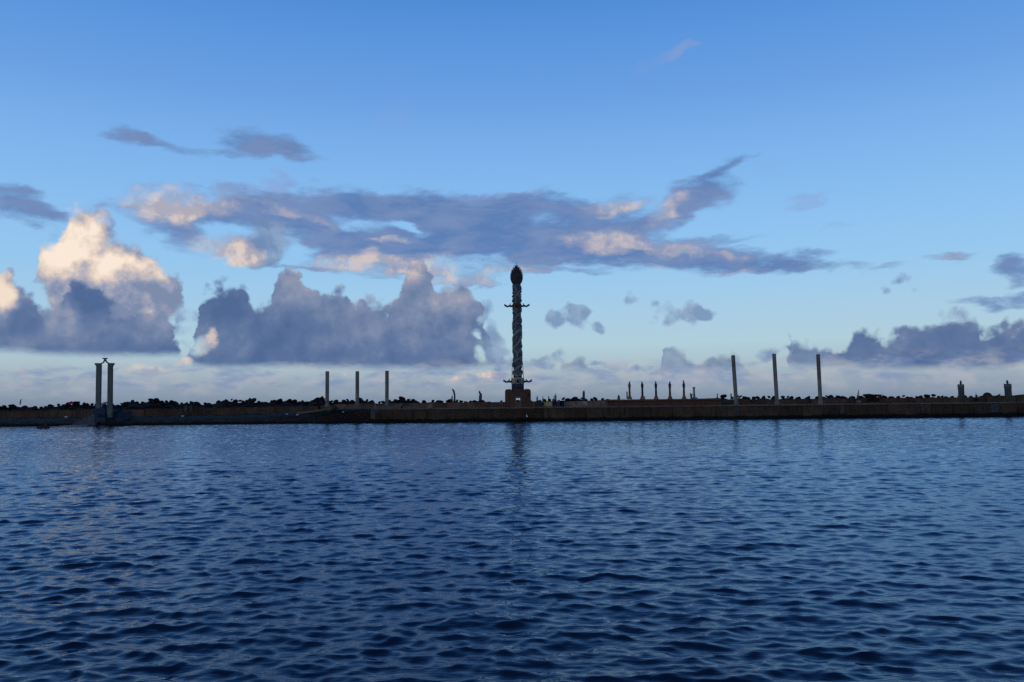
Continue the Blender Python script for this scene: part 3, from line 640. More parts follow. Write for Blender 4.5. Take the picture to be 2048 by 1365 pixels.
# ------------------------------------------------------------------ the great column
def arms(root, z, r, mat, length, name='beast_arm'):
    """wavy beast that juts out of the shaft, its jaws open at the tip"""
    m = MB(); L = length
    pts = [(r-.3, 0, 0), (r+L*.18, 0, -.10), (r+L*.36, 0, .02), (r+L*.52, 0, -.16), (r+L*.68, 0, -.14), (r+L*.82, 0, .06), (r+L*.9, 0, .10)]
    m.tube(pts, [.30, .24, .26, .2, .2, .24, .2], 8)
    m.tube([(r+L*.84, 0, .12), (r+L*.94, 0, .30), (r+L*1.02, 0, .40)], [.16, .13, .05], 6)
    m.tube([(r+L*.84, 0, .04), (r+L*.95, 0, .02), (r+L*1.0, 0, -.08)], [.14, .10, .04], 6)
    m.tube([(r+L*.30, 0, .2), (r+L*.26, 0, .5), (r+L*.20, 0, .62)], [.12, .08, .03], 6)
    me = m.mesh(name, mat)
    for k in range(4): link(name, me, root, (0, 0, z), (0, 0, k*math.pi/2))
def great_column():
    Y = 200.0; xc, _ = W(1036, 815, Y); s = Y/1700
    zp = lambda py: Z(1036, py, Y)
    root = tag(empty('sculpted_column', (xc, Y, DECK)), 'tall dark teal ceramic column wound with pale ribbons and crowned by a spiky bud', 'tower')
    z = lambda py: zp(py)-DECK
    # stone base with a doorway right through it
    H = z(779); wd = 25.5*s; dw0, dw1 = -5.2*s, 5.6*s; dh = z(796.5); sh = z(783)
    m = MB(); D0, D1 = -2.6, 2.6
    def corner(x, sgn, top): return [(x, top-.5), (x-sgn*.12, top-.18), (x-sgn*.5, top)]
    m.prism([(-wd, 0), (-wd, H-.5), (-wd+.12, H-.16), (-wd+.5, H), (-wd+1.35, H), (-wd+1.6, sh), (dw0, sh), (dw0, 0)], D0, D1); m.build('base_pier', M_base, root)
    m = MB(); m.prism([(wd, 0), (wd, H-.5), (wd-.12, H-.16), (wd-.5, H), (wd-1.35, H), (wd-1.6, sh), (dw1, sh), (dw1, 0)][::-1], D0, D1); m.build('base_pier', M_base, root)
    m = MB(); m.box(dw0+.002, dw1-.002, D0+.05, D1-.05, dh, sh); m.build('lintel', M_base, root)
    m = MB(); m.box(-1.5, 1.5, -1.5, 1.5, sh, H+.1, b=.1); m.build('plinth', M_base, root)
    m = MB()
    for xx in (dw0, dw1): m.box(xx-.17, xx+.17, D0-.10, D0+.1, 0, dh+.12)
    m.box(dw0-.17, dw1+.17, D0-.12, D0-.03, dh+.12, dh+.42); m.build('door_frame', M_basel, root)
    for sgn in (-1, 1):
        m = MB(); m.box(sgn*2.2-.3, sgn*2.2+.3, D0-.12, D0, .1, H-.8, b=.05); m.build('buttress', M_base, root)
    R = 12.3*s
    m = MB(); m.lathe([(R, H+.1), (R, z(768))], 24, wob=0); m.build('drum', M_slate, root)
    m = MB(); m.lathe([(R+.03, z(768)), (R+.03, z(757.6)), (R+.1, z(757.4)), (R+.1, z(756.4))], 24); band = m.build('cream_band', M_cream, root)
    for k in range(8):
        a = k*math.pi/4+math.pi/8
        m = MB(); m.box(-.07, .07, -.05, .05, 0, z(758)-z(768)); m.build('pilaster', M_basel, band, (math.cos(a)*(R+.04), math.sin(a)*(R+.04), z(768)+.02), (0, 0, a+math.pi/2))
    for k in range(4):
        a = -math.pi/2+k*math.pi/2
        m = MB(); m.prism([(-.28, 0), (-.28, .62), (-.15, .84), (.15, .84), (.28, .62), (.28, 0)], -.06, .06); m.build('window', M_bronze, band, (math.cos(a)*(R+.02), math.sin(a)*(R+.02), z(766.5)), (0, 0, a+math.pi/2))
    arms(root, z(763), R, M_bronze, 1.95)
    # shaft
    prof = []
    for k in range(61):
        py = 756-(756-568)*k/60
        w0 = np.interp(py, [568, 600, 640, 680, 700, 725, 735, 756], [8.6, 8.3, 8.6, 8.6, 8.9, 8.5, 8.1, 8.2])
        prof.append((float(w0)*s*(1+.035*math.sin(k*.9)+.02*math.sin(k*2.3)), z(py)))
    m = MB(); m.lathe(prof, 28, wob=.10); m.build('shaft', M_teal, root)
    rad = lambda zz: float(np.interp(zz, [z(756), z(568)], [8.7*s, 8.4*s]))
    def ribbon(pts, wdt=.17, thick=.09, name='ribbon', mat=M_ribbon):
        """pts: (angle in turns from the front, py)"""
        P3 = []; n = 16
        for (a0, p0), (a1, p1) in zip(pts[:-1], pts[1:]):
            for i in range(n):
                t = i/n; a = (a0+(a1-a0)*t)*2*math.pi-math.pi/2; zz = z(p0+(p1-p0)*t); r = rad(zz)+.10
                P3.append(Vector((math.cos(a)*r, math.sin(a)*r, zz)))
        m = MB(); v = []; f = []
        for i, p in enumerate(P3):
            t = (P3[min(i+1, len(P3)-1)]-P3[max(i-1, 0)]).normalized(); nrm = Vector((p.x, p.y, 0)).normalized(); b = t.cross(nrm).normalized()
            v += [p+b*wdt-nrm*thick*1.6, p+b*wdt*.8+nrm*thick, p-b*wdt*.8+nrm*thick, p-b*wdt-nrm*thick*1.6]
        for i in range(len(P3)-1):
            for k in range(4): a = i*4+k; b2 = i*4+(k+1) % 4; f.append((a, b2, b2+4, a+4))
        m.add(v, f, True); m.build(name, mat, root)
    ribbon([(.5, 738), (.78, 747), (1.0, 752.5), (1.22, 747), (1.5, 738)], .26)
    ribbon([(-.3, 748), (-.12, 742), (.2, 728), (.42, 716), (.75, 702), (1.0, 690), (1.25, 668), (1.5, 652)], .27)
    ribbon([(-.35, 733), (-.05, 721), (.18, 715), (.35, 700), (.6, 690), (.8, 676), (1.05, 664), (1.25, 658)], .22)
    ribbon([(.3, 690), (.1, 700), (0, 708), (0, 716)], .17)
    ribbon([(-.3, 690), (-.12, 700), (0, 707)], .17)
    ribbon([(-.2, 696), (-.18, 680), (-.1, 668), (.08, 660), (.3, 656)], .16)
    ribbon([(.5, 670), (.75, 656), (.9, 648), (1.1, 648), (1.25, 654), (1.5, 664)], .14)
    ribbon([(-.4, 660), (-.1, 640), (.2, 622), (.4, 612)], .13)
    ribbon([(.35, 648), (.1, 634), (-.2, 620)], .12)
    ribbon([(-.25, 604), (-.05, 596), (.1, 584), (.3, 576)], .15)
    ribbon([(.25, 604), (.05, 592), (-.02, 580), (-.2, 572)], .12)
    # knobbly reliefs that roughen the outline
    m = MB(); q = random.Random(4)
    for k in range(150):
        py = q.uniform(572, 748); a = q.uniform(0, 6.283); zz = z(py); r = rad(zz)+.05
        c = Vector((math.cos(a)*r, math.sin(a)*r, zz)); e = q.uniform(.09, .2)
        m.lathe([(.02, -e*1.6), (e*.7, -e*.9), (e*.8, .0), (e*.5, e*1.1), (.02, e*1.7)], 6, M=Matrix.Translation(c))
    tag(m.build('relief_knobs', M_teal, root), kind='stuff')
    # thin rods round the foot of the shaft
    for k in range(4):
        a = k*math.pi/2+.12; m = MB(); m.tube([(math.cos(a)*R*.93, math.sin(a)*R*.93, z(756)), (math.cos(a)*R*.86, math.sin(a)*R*.86, z(726))], [.07, .06], 6); m.build('rod', M_ribbon, root)
    m = MB(); m.lathe([(8.7*s, z(617)), (9.1*s, z(616.5)), (9.1*s, z(608.5)), (8.7*s, z(608))], 24); m.build('upper_band', M_base, root)
    arms(root, z(612), 8.6*s, M_bronze, 2.0)
    # spiky bud
    bp = [(568.5, 8.8), (566, 10.5), (562, 12.0), (557, 12.6), (552, 12.2), (547, 10.8), (542, 8.8), (538, 6.2), (535, 3.6), (532.5, 1.2)]
    m = MB(); m.lathe([(w_*s*.93, z(py)) for py, w_ in bp], 20, wob=.06); crown = m.build('crown_bud', M_crown, root)
    m = MB()
    for j in range(15):
        py = 566-j*2.25; w_ = float(np.interp(py, [b[0] for b in bp][::-1], [b[1] for b in bp][::-1])); n = max(6, int(w_*1.5))
        for i in range(n):
            a = (i+.5*(j % 2))*2*math.pi/n; r = w_*s*.9; c = Vector((math.cos(a)*r, math.sin(a)*r, z(py)))
            out = Vector((math.cos(a), math.sin(a), 0)); up = Vector((0, 0, 1)); tip = c+out*.24+up*.55; sd_ = Vector((-out.y, out.x, 0))*.17
            m.add([c-sd_, c+sd_, c+out*.16+up*.16, tip, c-out*.1-up*.1], [(0, 2, 3), (2, 1, 3), (0, 4, 2), (4, 1, 2), (1, 0, 3)])
    tag(m.build('petals', M_crown, crown), kind='stuff')
    m = MB(); m.tube([(0, 0, z(533)), (0, 0, z(529)), (0, 0, z(524))], [.10, .05, .02], 6); m.build('spire', M_bronze, root)
great_column()

# ------------------------------------------------------------------ grey gate at the left with its landing
def gate():
    Y = 192.0; s = Y/1700; x0 = X(210, Y)
    def P(px, py): x, z_ = W(px, py, Y); return x-x0, z_
    root = tag(empty('sea_gate', (x0, Y, 0)), 'twin grey concrete columns with flared capitals joined by a small dish on top', 'monument')
    for pts in ([(192.0, 836), (193.6, 733), (190.4, 728.3), (190.4, 726.8), (202.6, 726.8), (200.6, 836)], [(215.4, 836), (216.8, 726.6), (228.4, 726.6), (228.4, 728.0), (225.2, 733), (224.2, 836)]):
        m = MB(); m.prism([P(*p) for p in pts], -.35, .35); cm = m.build('gate_column', M_gate, root)
    a, b, c = P(203.5, 727), P(210.2, 721), P(218, 727)
    m = MB(); m.tube([(a[0], 0, a[1]), ((a[0]+b[0])/2, 0, b[1]-.5), (b[0], 0, b[1]+.15)], [.14, .16, .2], 8); m.build('bracket_arm', M_bronze, root)
    m = MB(); m.tube([(c[0], 0, c[1]), ((c[0]+b[0])/2, 0, b[1]-.5), (b[0], 0, b[1]+.15)], [.14, .16, .2], 8); m.build('bracket_arm', M_bronze, root)
    m = MB(); m.lathe([(.16, b[1]), (.22, b[1]+.2), (.56, b[1]+.34), (.60, b[1]+.5), (.3, b[1]+.44)], 14, cx=b[0]); m.build('dish', M_bronze, root)
gate()
def arch_shell():
    Y = 195.0; x0, zb = W(210, 815, Y)
    root = tag(empty('arched_shell', (x0, Y, zb)), 'small dark round arched shell seen between the twin grey gate columns', 'monument')
    m = MB(); v = []; f = []; n = 14
    for i in range(n+1):
        a = math.pi*i/n
        for r, y in ((1.0, 0), (.86, -.04), (.86, .9), (1.0, .94)): v.append((math.cos(a)*r, y, math.sin(a)*r*1.25))
    for i in range(n):
        for k in range(4): q = i*4+k; q2 = i*4+(k+1) % 4; f.append((q, q2, q2+4, q+4))
    m.add(v, f, True); m.build('shell', M_stub, root)
    m = MB(); m.tube([(math.cos(math.pi*i/10)*.8, -.06, math.sin(math.pi*i/10)*1.02) for i in range(11)], [.09]*11, 6); m.build('lit_rim', M_white, root)  # white band puts the lit inside of the arch into colour
    m = MB(); m.box(-1.2, 1.2, -.2, 1.1, -1.4, 0, b=.05); m.build('plinth', M_blue, root)
arch_shell()
def landing():
    Y = 190.5; x0 = X(200, Y)
    root = tag(empty('landing_stage', (x0, Y, 0)), 'dark blue stepped landing stage with a grey ramp sloping down left to the water', 'landing stage')
    def P(px, py, y=Y): x, z_ = W(px, py, y); return x-x0, z_
    a, b = P(178, 824), P(229, 823.5)
    m = MB(); m.box(a[0]+2.4, b[0], 2.6, 9, -1, b[1], b=.05); m.build('platform', M_blue, root)
    m = MB(); c = P(231, 824); m.box(P(219, 822)[0], c[0], 3.2, 3.5, c[1]-.05, c[1]+.8, b=.03); m.build('parapet', M_blue, root)
    m = MB(); c = P(180, 824); m.box(c[0], P(205, 822)[0], 1.0, 1.3, c[1]-1.2, c[1]+.75, b=.03); m.build('parapet', M_blue, root)
    for k in range(7):
        px = 196-k*6.2; py = 825.5+k*3.0; q0, q1 = P(px-6.2, py+3), P(px, py+3)
        m = MB(); m.box(q0[0], q1[0]-.02, -1.6, .4, -1.2, max(q1[1], .12)+.06*(k % 2), b=.03); m.build('ramp_slab', M_ramp, root)
    m = MB(); q0, q1 = P(130, 846), P(186, 846); m.prism([(q0[0], .10), (q0[0]+1.0, .02), (q1[0], .04), (q1[0], .30), (q0[0]+1.0, .2)], -2.6, -1.7); m.build('apron', M_grey, root)
landing()

# ------------------------------------------------------------------ plain pillars
def pillar(px_b, py_b, px_t, py_t, wpx, Y, label, group, mat=M_pillar, nseg=3):
    x, z0 = W(px_b, py_b, Y); x1, z1 = W(px_t, py_t, Y); h = z1-z0; r = wpx/2*Y/1700
    root = tag(empty('concrete_pillar', (x, Y, z0)), label, 'pillar', group)
    lean = math.atan2(x1-x, h); root.rotation_euler = (0, lean, 0); h = h/math.cos(lean)
    seg = h/nseg
    for k in range(nseg):
        m = MB(); m.lathe([(r*.985, k*seg), (r, k*seg+.05), (r*(1-.004*k), (k+1)*seg-.04), (r*.975, (k+1)*seg-.0)], 22, wob=.012); m.build('pillar_drum', mat, root)
    m = MB(); m.lathe([(r*1.25, -.5), (r*1.25, .12), (r*1.05, .16)], 22); m.build('footing', mat, root)
pillar(654.3, 811, 654.6, 743, 7.4, 199, 'plain grey pillar nearest the ramp path, leftmost of the shorter three', 'three shorter plain pillars')
pillar(714.5, 809, 714.6, 743, 7.4, 199, 'plain grey pillar in the middle of the shorter three, over the pale path', 'three shorter plain pillars')
pillar(773.8, 809, 774.0, 742, 7.4, 199, 'plain grey pillar nearest the great column, of the shorter three', 'three shorter plain pillars')
pillar(1472.5, 807, 1466, 711, 7.6, 192, 'tall leaning grey pillar nearest the row of totems', 'three tall leaning pillars', nseg=4)
pillar(1554, 806, 1548, 708, 7.6, 192, 'tall leaning grey pillar in the middle of the right hand three', 'three tall leaning pillars', nseg=4)
pillar(1641, 806, 1636, 709, 7.6, 192, 'tall leaning grey pillar nearest the two short stubs', 'three tall leaning pillars', nseg=4)

def stub(px_b, px_t, pyb, pyt, wpx, Y, label, sgn):
    x, z0 = W(px_b, pyb, Y); x1, z1 = W(px_t, pyt, Y); h = z1-z0; s = Y/1700; r = wpx/2*s
    root = tag(empty('stub_pillar', (x, Y, z0)), label, 'pillar', 'two short stub pillars'); root.rotation_euler = (0, math.atan2(x1-x, h), 0)
    m = MB(); m.lathe([(r*.94, -.3), (r*.95, h*.72), (r, h*.75), (r, h-.12), (r*.97, h)], 20, wob=.02); m.build('stub_shaft', M_stub, root)
    m = MB(); m.lathe([(r*1.03, h-.5), (r*1.05, h-.45), (r*1.05, h-.36), (r*1.03, h-.3)], 20); m.build('collar', M_grey, root)
    m = MB(); m.tube([(0, 0, h-.02), (0, 0, h+.25), (.04*sgn, 0, h+.55), (.05*sgn, 0, h+.72), (.0, 0, h+.9)], [.17, .25, .22, .13, .05], 10); m.tube([(-.04, 0, h+.72), (.10*sgn, -.05, h+.86)], [.09, .04], 6)
    m.build('finial_figure', M_bronze, root)
stub(1923.5, 1921.5, 803, 769, 12.0, 193, 'short greenish stub pillar with a small dark figure on top, left one of two', 1)
stub(2017.5, 2015.0, 801, 768, 13.6, 191, 'short wider stub pillar with a dark bird like figure on top, at the right edge', -1)

# ------------------------------------------------------------------ five totems on their platform
def platform():
    Y = 203.0; x0, x1 = X(1214, Y), X(1440, Y); zt = Z(1330, 798.6, Y); zbm = Z(1330, 801.4, Y)
    root = tag(empty('totem_platform', ((x0+x1)/2, Y, DECK)), 'long low platform of orange brown slabs that carries the five totems', 'platform')
    n = 18; w_ = (x1-x0)/n
    for i in range(n):
        m = MB(); m.box(-w_/2+.02, w_/2-.02, -.9, 2.2, zbm-DECK, zt-DECK+rnd.uniform(-.02, .03)+.10*max(0, (i-14)/4), b=.03); m.build('slab', M_slab, root, ((i+.5-n/2)*w_, rnd.uniform(-.03, .03), 0))
    m = MB(); m.box(x0-root.location.x+.4, x1-root.location.x-.4, -.4, 2.0, -.05, zbm-DECK-.01); m.build('plinth', M_base, root)
platform()
def totem(px, pyt, pyhead, mat, label, bird):
    Y = 203.6; s = Y/1700; x, zb = W(px, 798, Y); xt, zt = W(px-.3, pyt, Y); h = zt-zb; hh = W(px, pyhead, Y)[1]-zt
    root = tag(empty('totem', (x, Y, zb)), label, 'totem', 'five totems on the platform')
    m = MB(); m.lathe([(5.2*s, -.12), (4.8*s, .10), (3.9*s, .26), (3.2*s, .55), (2.7*s, .62)], 12, wob=.15); m.build('foot', M_orange, root)
    r = 2.1*s; pr = [(r*1.35, .5), (r*1.12, .62), (r*1.0, h*.35), (r*1.08, h*.42), (r*.92, h*.5), (r*.95, h*.66), (r*1.1, h*.72), (r*1.3, h*.86), (r*1.3, h*.95), (r*.9, h)]
    m = MB(); m.lathe(pr, 12, wob=.12); m.build('totem_shaft', mat, root)
    m = MB(); m.tube([(0, 0, h-.05), (0, 0, h+hh*.3), (bird*.06, 0, h+hh*.6), (bird*.1, 0, h+hh*.82), (bird*.02, 0, h+hh)], [.15, .2, .15, .11, .05], 8)
    m.tube([(bird*.1, 0, h+hh*.8), (bird*.26, -.04, h+hh*.78)], [.07, .02], 6); m.build('bird_figure', M_bronze, root)
totem(1259.4, 768, 763, M_totemg, 'banded greenish totem, leftmost of five, beside a thin dark post', 1)
totem(1285.0, 768, 763.5, M_totem, 'dark totem second from the left of five, with a low lump at its right', -1)
totem(1312.3, 767.5, 763, M_totem, 'dark totem in the middle of the five', -1)
totem(1340.2, 767.5, 763, M_totem, 'dark reddish totem second from the right of five', 1)
totem(1368.2, 767, 760.5, M_totem, 'dark totem rightmost of five with the tallest bird figure', -1)

# ------------------------------------------------------------------ statues, one by one
def statue(name, label, px, py, Y, build, cat='statue', group=None, rz=0):
    x, z = W(px, py, Y); s = Y/1700
    root = tag(empty(name, (x, Y, z), rz), label, cat, group); build(root, s); return root
def spine(pts, s, mat, name, root, n=9, flat=.8, dy=0):
    """pts: (dx px, dy px up, radius px)"""
    m = MB(); m.tube([(a*s, dy, b*s) for a, b, r in pts], [(r*s, r*s*flat) for a, b, r in pts], n); return m.build(name, mat, root)
def block(root, s, w_, h, mat, name='pedestal', d=.8, z0=-.3):
    m = MB(); m.box(-w_*s/2, w_*s/2, -d/2, d/2, z0, h*s, b=.05); return m.build(name, mat, root)
def b_serpent(r, s):
    block(r, s, 9, 3, M_rock)
    spine([(1.5, 0, 2.6), (1.8, 6, 2.2), (2.6, 12, 1.7), (2.2, 18, 1.8), (1.0, 24, 1.9), (-.6, 27.5, 1.7), (-2.4, 28.8, 1.0), (-3.2, 28.6, .4)], s, M_bronze, 'body', r)
statue('serpent_statue', 'tall thin serpent like dark statue rearing on the boulders, left of the great column', 907, 808, 217.0, b_serpent)
def b_kneel(r, s):
    block(r, s, 4, .5, M_rock)
    spine([(0, 0, 1.6), (0, 4, 1.9), (.4, 8, 1.5), (.9, 11, 1.3), (1.0, 13, 1.1), (1.0, 14.4, .6)], s, M_brown, 'body', r)
    spine([(.5, 9, .6), (-1.6, 6, .5), (-1.4, 3, .4)], s, M_brown, 'arm', r, 6)
statue('kneeling_statue', 'small reddish figure statue crouching at the foot of the serpent statue', 903.5, 806, 216.5, b_kneel)
def b_hooded(r, s):
    block(r, s, 15, 2, M_rock, d=1.4)
    spine([(.5, 0, 3.0), (.8, 6, 2.7), (1.2, 12, 2.6), (1.4, 15, 2.4), (1.0, 17, 1.6), (.0, 18.5, 1.3)], s, M_bronze, 'robe', r)
    spine([(.0, 16, 1.2), (-1.2, 17.5, 1.6), (-1.4, 20, 1.7), (-.9, 22, 1.0), (-.8, 22.8, .3)], s, M_bronze, 'head', r)
    spine([(-1.4, 14, 1.0), (-2.0, 8, .8), (-1.8, 2, .9)], s, M_bronze, 'forelimb', r, 7)
statue('hooded_statue', 'dark hooded statue with pointed head on a block, nearest left of the great column', 960.5, 804.5, 217.0, b_hooded)
def b_crane(r, s):
    spine([(0, 0, 1.1), (.2, 4, 1.2), (.8, 8, 1.0), (1.4, 9.6, .8), (2.6, 10.2, .5), (4.4, 10.2, .2)], s, M_dark, 'body', r)
    spine([(.6, 8.5, .5), (2.0, 6.5, .3)], s, M_dark, 'arm', r, 6)
statue('bent_statue', 'lone small dark bent figure statue on the far left boulders', 40.3, 809.5, 221.0, b_crane)
def b_torpedo(r, s):
    block(r, s, 8, 2, M_slate)
    spine([(0, 0, 2.3), (0, 6, 2.4), (0, 12, 2.4), (.2, 15.5, 2.2), (.6, 17, 1.2), (.9, 18.6, .2)], s, M_bronze, 'stone', r, 8)
statue('standing_stone', 'slim dark standing stone with a slanted tip, between the great column and the totems', 1167.6, 799.5, 214.0, b_torpedo)
def fig(h, w_, mat, hw=1.0):
    def f(r, s):
        block(r, s, w_*1.5, 1.5, M_rock)
        spine([(0, 0, w_*.55), (0, h*.35, w_*.42), (0, h*.6, w_*.5), (0, h*.74, w_*.36), (0, h*.80, w_*.2)], s, mat, 'torso', r)
        spine([(0, h*.8, w_*.18), (.1, h*.88, w_*.3*hw), (0, h, w_*.1)], s, mat, 'head', r)
    return f
statue('figure_statue', 'squat dark figure statue, first right of the great column base', 1074.5, 805, 214.5, fig(13, 3.6, M_bronze))
statue('figure_statue', 'slim pale figure statue in front of the boulders, second right of the great column base', 1086, 808, 211.0, fig(16, 2.4, M_grey))
statue('figure_statue', 'small dark figure statue above the yellow box', 1097.6, 802, 214.5, fig(10, 2.4, M_bronze, 1.6))
statue('figure_statue', 'pale rusty figure statue close beside the pointed dark one', 1108.2, 807, 211.0, fig(14, 3.0, M_rubble))
def b_flame(r, s):
    block(r, s, 5, 1.5, M_rock)
    spine([(0, 0, 2.0), (.1, 5, 1.6), (.3, 9, 1.5), (.3, 13, 1.1), (.2, 17.6, .15)], s, M_bronze, 'body', r)
    spine([(-.6, 9, .8), (-2.2, 10.5, .7), (-2.6, 13, .3)], s, M_bronze, 'arm', r, 6)
statue('pointed_statue', 'dark pointed statue with one raised arm, right of the pale rusty figure', 1111.4, 804, 212.5, b_flame)
def b_cactus(r, s): block(r, s, 5.5, 3.5, M_orange); spine([(0, 3, 2.2), (0, 6, 2.3), (0, 8.2, 1.2), (.1, 9.2, .3)], s, M_bronze, 'knob', r)
statue('domed_statue', 'small dark domed figure on the left end of the totem platform', 1237.6, 799.5, 204.5, b_cactus)
def b_post(h, w_, mat):
    def f(r, s):
        spine([(0, 0, w_*.9), (0, h*.2, w_*.55), (0, h*.8, w_*.6), (0, h, w_*.5)], s, mat, 'post', r, 8, 1); spine([(0, h, w_*.5), (0, h+.8, w_*.7), (0, h+1.4, w_*.2)], s, mat, 'cap', r, 8, 1)
    return f
statue('post_statue', 'thin dark post standing just left of the banded totem', 1254.2, 797.5, 204.0, b_post(12.4, 2.2, M_bronze))
statue('post_statue', 'thin dark post close at the left of the first tall leaning pillar', 1462.4, 799, 214.0, b_post(10, 2.4, M_bronze))
def b_lump(r, s): spine([(-1, -1, 2), (0, 1.6, 1.8), (1, 3.4, 1.2), (1.2, 4.4, .4)], s, M_grey, 'lump', r)
statue('crouching_statue', 'low grey lump of a crouching figure at the foot of the second totem', 1288.6, 797.5, 202.5, b_lump)
def b_greycol(r, s):
    block(r, s, 11, 1.6, M_grey, 'step', 1.4); spine([(0, 1, 3.0), (0, 3, 2.2), (-.2, 12, 1.9), (-.3, 20, 2.0)], s, M_grey, 'shaft', r, 10, 1); m = MB(); m.box(-2.6*s, 2.1*s, -.28, .28, 20*s, 22.3*s, b=.03); m.build('capital', M_grey, r)
statue('grey_column', 'lone light grey column at the right of the five totems', 1388.6, 797, 204.5, b_greycol, 'column')
def b_redfig(r, s):
    spine([(-.6, 0, 2.0), (-.8, 4, 1.9), (-1.6, 7, 1.7), (-2.0, 9.4, 1.3), (-2.4, 11, .5)], s, M_brown, 'body', r)
    spine([(.2, 6, 1.2), (1.6, 8.6, .9), (2.2, 10, .4)], s, M_orange, 'arm', r, 7)
statue('red_statue', 'reddish orange beast statue leaning against the lone grey column', 1383.4, 797.5, 203.0, b_redfig)
def b_small(r, s): fig(10, 2.2, M_brown)(r, s); spine([(.4, 6.5, .5), (1.8, 8, .4), (1.6, 10, .3)], s, M_brown, 'arm', r, 6)
statue('figure_statue', 'small brown figure statue with raised arm, midway between grey column and leaning pillars', 1434.6, 797, 213.0, b_small)
def b_horn(r, s):
    block(r, s, 9, 4, M_pale); spine([(-1.6, 3, 2.4), (-1.4, 8, 2.2), (-.6, 13, 1.4), (.4, 18, 1.0), (1.2, 22.6, .5), (1.6, 25, .12)], s, M_brown, 'horn', r)
    spine([(0, 5, 1.6), (2.4, 8, 1.4), (4.5, 6, .6)], s, M_bronze, 'tail', r, 7); spine([(-1.2, 4, 1.2), (-2.6, 7.5, .9), (-2.9, 9, .3)], s, M_orange, 'leaf', r, 6)
statue('horn_statue', 'tall curved horn shaped rusty statue on a pale block, right of the tall leaning pillars', 1717, 804, 212.2, b_horn)
def b_tiny(r, s): fig(11, 2.2, M_bronze)(r, s)
statue('figure_statue', 'tiny dark figure statue just right of the overhanging rock slab', 1764.6, 799.5, 214.0, b_tiny)
statue('figure_statue', 'tiny pale topped figure between the horn statue and the dark blocks', 1702.4, 799, 214.0, fig(6.6, 1.8, M_grey, 1.4))
statue('figure_statue', 'tiny dark and yellowish figure between the two stub pillars', 1952.5, 799, 213.0, fig(13, 2.0, M_rubble))
def b_rpost(r, s): block(r, s, 3.4, 9, M_basel, 'pedestal', .5); spine([(0, 9, 1.2), (.3, 11, 1.0), (.2, 13, .4)], s, M_bronze, 'head', r)
statue('bust_statue', 'narrow light brown post with dark bust right of the gate, left one of the pair', 371.5, 821, 209.0, b_rpost, 'statue', 'pair of light brown bust posts')
statue('bust_statue', 'narrow light brown post with dark bust right of the gate, right one of the pair', 381.5, 821, 209.0, b_rpost, 'statue', 'pair of light brown bust posts')
def b_dome(r, s):
    spine([(0, -2, 9.4), (0, 2, 8.8), (0, 5, 7.4), (.2, 7.4, 4.6), (.2, 8.3, 1.0)], s, M_rockb, 'mass', r, 12)
statue('domed_boulder', 'big rounded boulder standing proud between the two stub pillars', 1975, 793.6, 216.0, b_dome, 'boulder')
def b_slab(r, s):
    block(r, s, 22, 5.5, M_rock, 'lower_rock', 2.0); m = MB(); m.prism([(-15*s, 9.2*s), (-15.4*s, 12*s), (-7*s, 12.9*s), (3*s, 11.2*s), (3*s, 5*s), (-9*s, 5*s)], -.8, .8); m.build('overhang', M_rock, r)
    m = MB(); m.prism([(2.5*s, 0), (2.5*s, 10.6*s), (6*s, 11.6*s), (17*s, 11.2*s), (16*s, 3*s), (13*s, 0)], -.7, .7); m.build('upright_block', M_rock, r)
    m = MB(); m.box(7.5*s, 13.6*s, -.78, -.70, 3.4*s, 8.8*s, b=.01); m.build('red_panel', M_red, r)
    m = MB(); m.box(6.6*s, 9.0*s, -.86, -.79, 5.0*s, 7.6*s, b=.01); m.build('white_panel', M_white, r)
statue('rock_slab', 'dark blocks with an overhanging slab and a red and white patch', 1744, 801, 213.6, b_slab, 'rock sculpture')
def b_blocks(r, s):
    for dx, w_, h, mt in ((-16, 8, 9.5, M_rockb), (-7, 5, 7, M_rock), (4, 13, 8.5, M_blue), (15, 8, 11, M_rock), (27, 9, 8.5, M_rock)):
        m = MB(); m.prism([(dx*s-w_*s/2, -.4), (dx*s-w_*s*.45, h*s*.85), (dx*s-w_*s*.2, h*s), (dx*s+w_*s*.3, h*s*.96), (dx*s+w_*s/2, h*s*.6), (dx*s+w_*s/2, -.4)], -.6, .5); m.build('block', mt, r)
statue('block_heap', 'heap of dark and bluish blocks right beside the last tall leaning pillar', 1662, 803, 214.5, b_blocks, 'rock sculpture')
def b_lean(r, s): spine([(-5, -2, 1.5), (0, 1, 1.8), (5, 3.6, 1.4), (7, 5.2, .8)], s, M_rock, 'slab', r, 7)
statue('leaning_rock', 'small slanting rock just left of the right edge stub pillar', 1994, 793.8, 215.0, b_lean, 'boulder')
def b_edge(r, s): m = MB(); m.prism([(-12*s, -1*s), (2*s, 3*s), (16*s, 4.2*s), (40*s, 4*s), (40*s, -3*s), (-12*s, -3*s)], -1, 2.4); m.build('slab', M_rockb, r)
statue('sloping_rock', 'low sloping brown rock at the right edge of the wall', 2040, 793.5, 215.5, b_edge, 'boulder')
def b_lift(r, s): spine([(-7, 0, 2.8), (-3, 3, 2.6), (2, 5.6, 2.8), (5.2, 8.4, 2.4), (6.6, 9.2, 1.0)], s, M_rock, 'mass', r, 8)
statue('tilted_rock', 'long tilted dark rock rising to the foot of the first plain pillar', 640, 803, 218.0, b_lift, 'boulder')
def b_bridge(r, s):
    m = MB(); m.box(-5*s, 4.6*s, -.5, .5, 3*s, 6.4*s, b=.1); m.build('top_slab', M_rock, r); m = MB(); m.box(-5*s, -3*s, -.4, .4, -2*s, 3*s); m.box(2.6*s, 4.6*s, -.4, .4, -2*s, 3*s); m.build('supports', M_rock, r)
statue('table_rock', 'flat dark slab raised like a table beside the red cloth', 153.6, 809.6, 214.0, b_bridge, 'boulder')
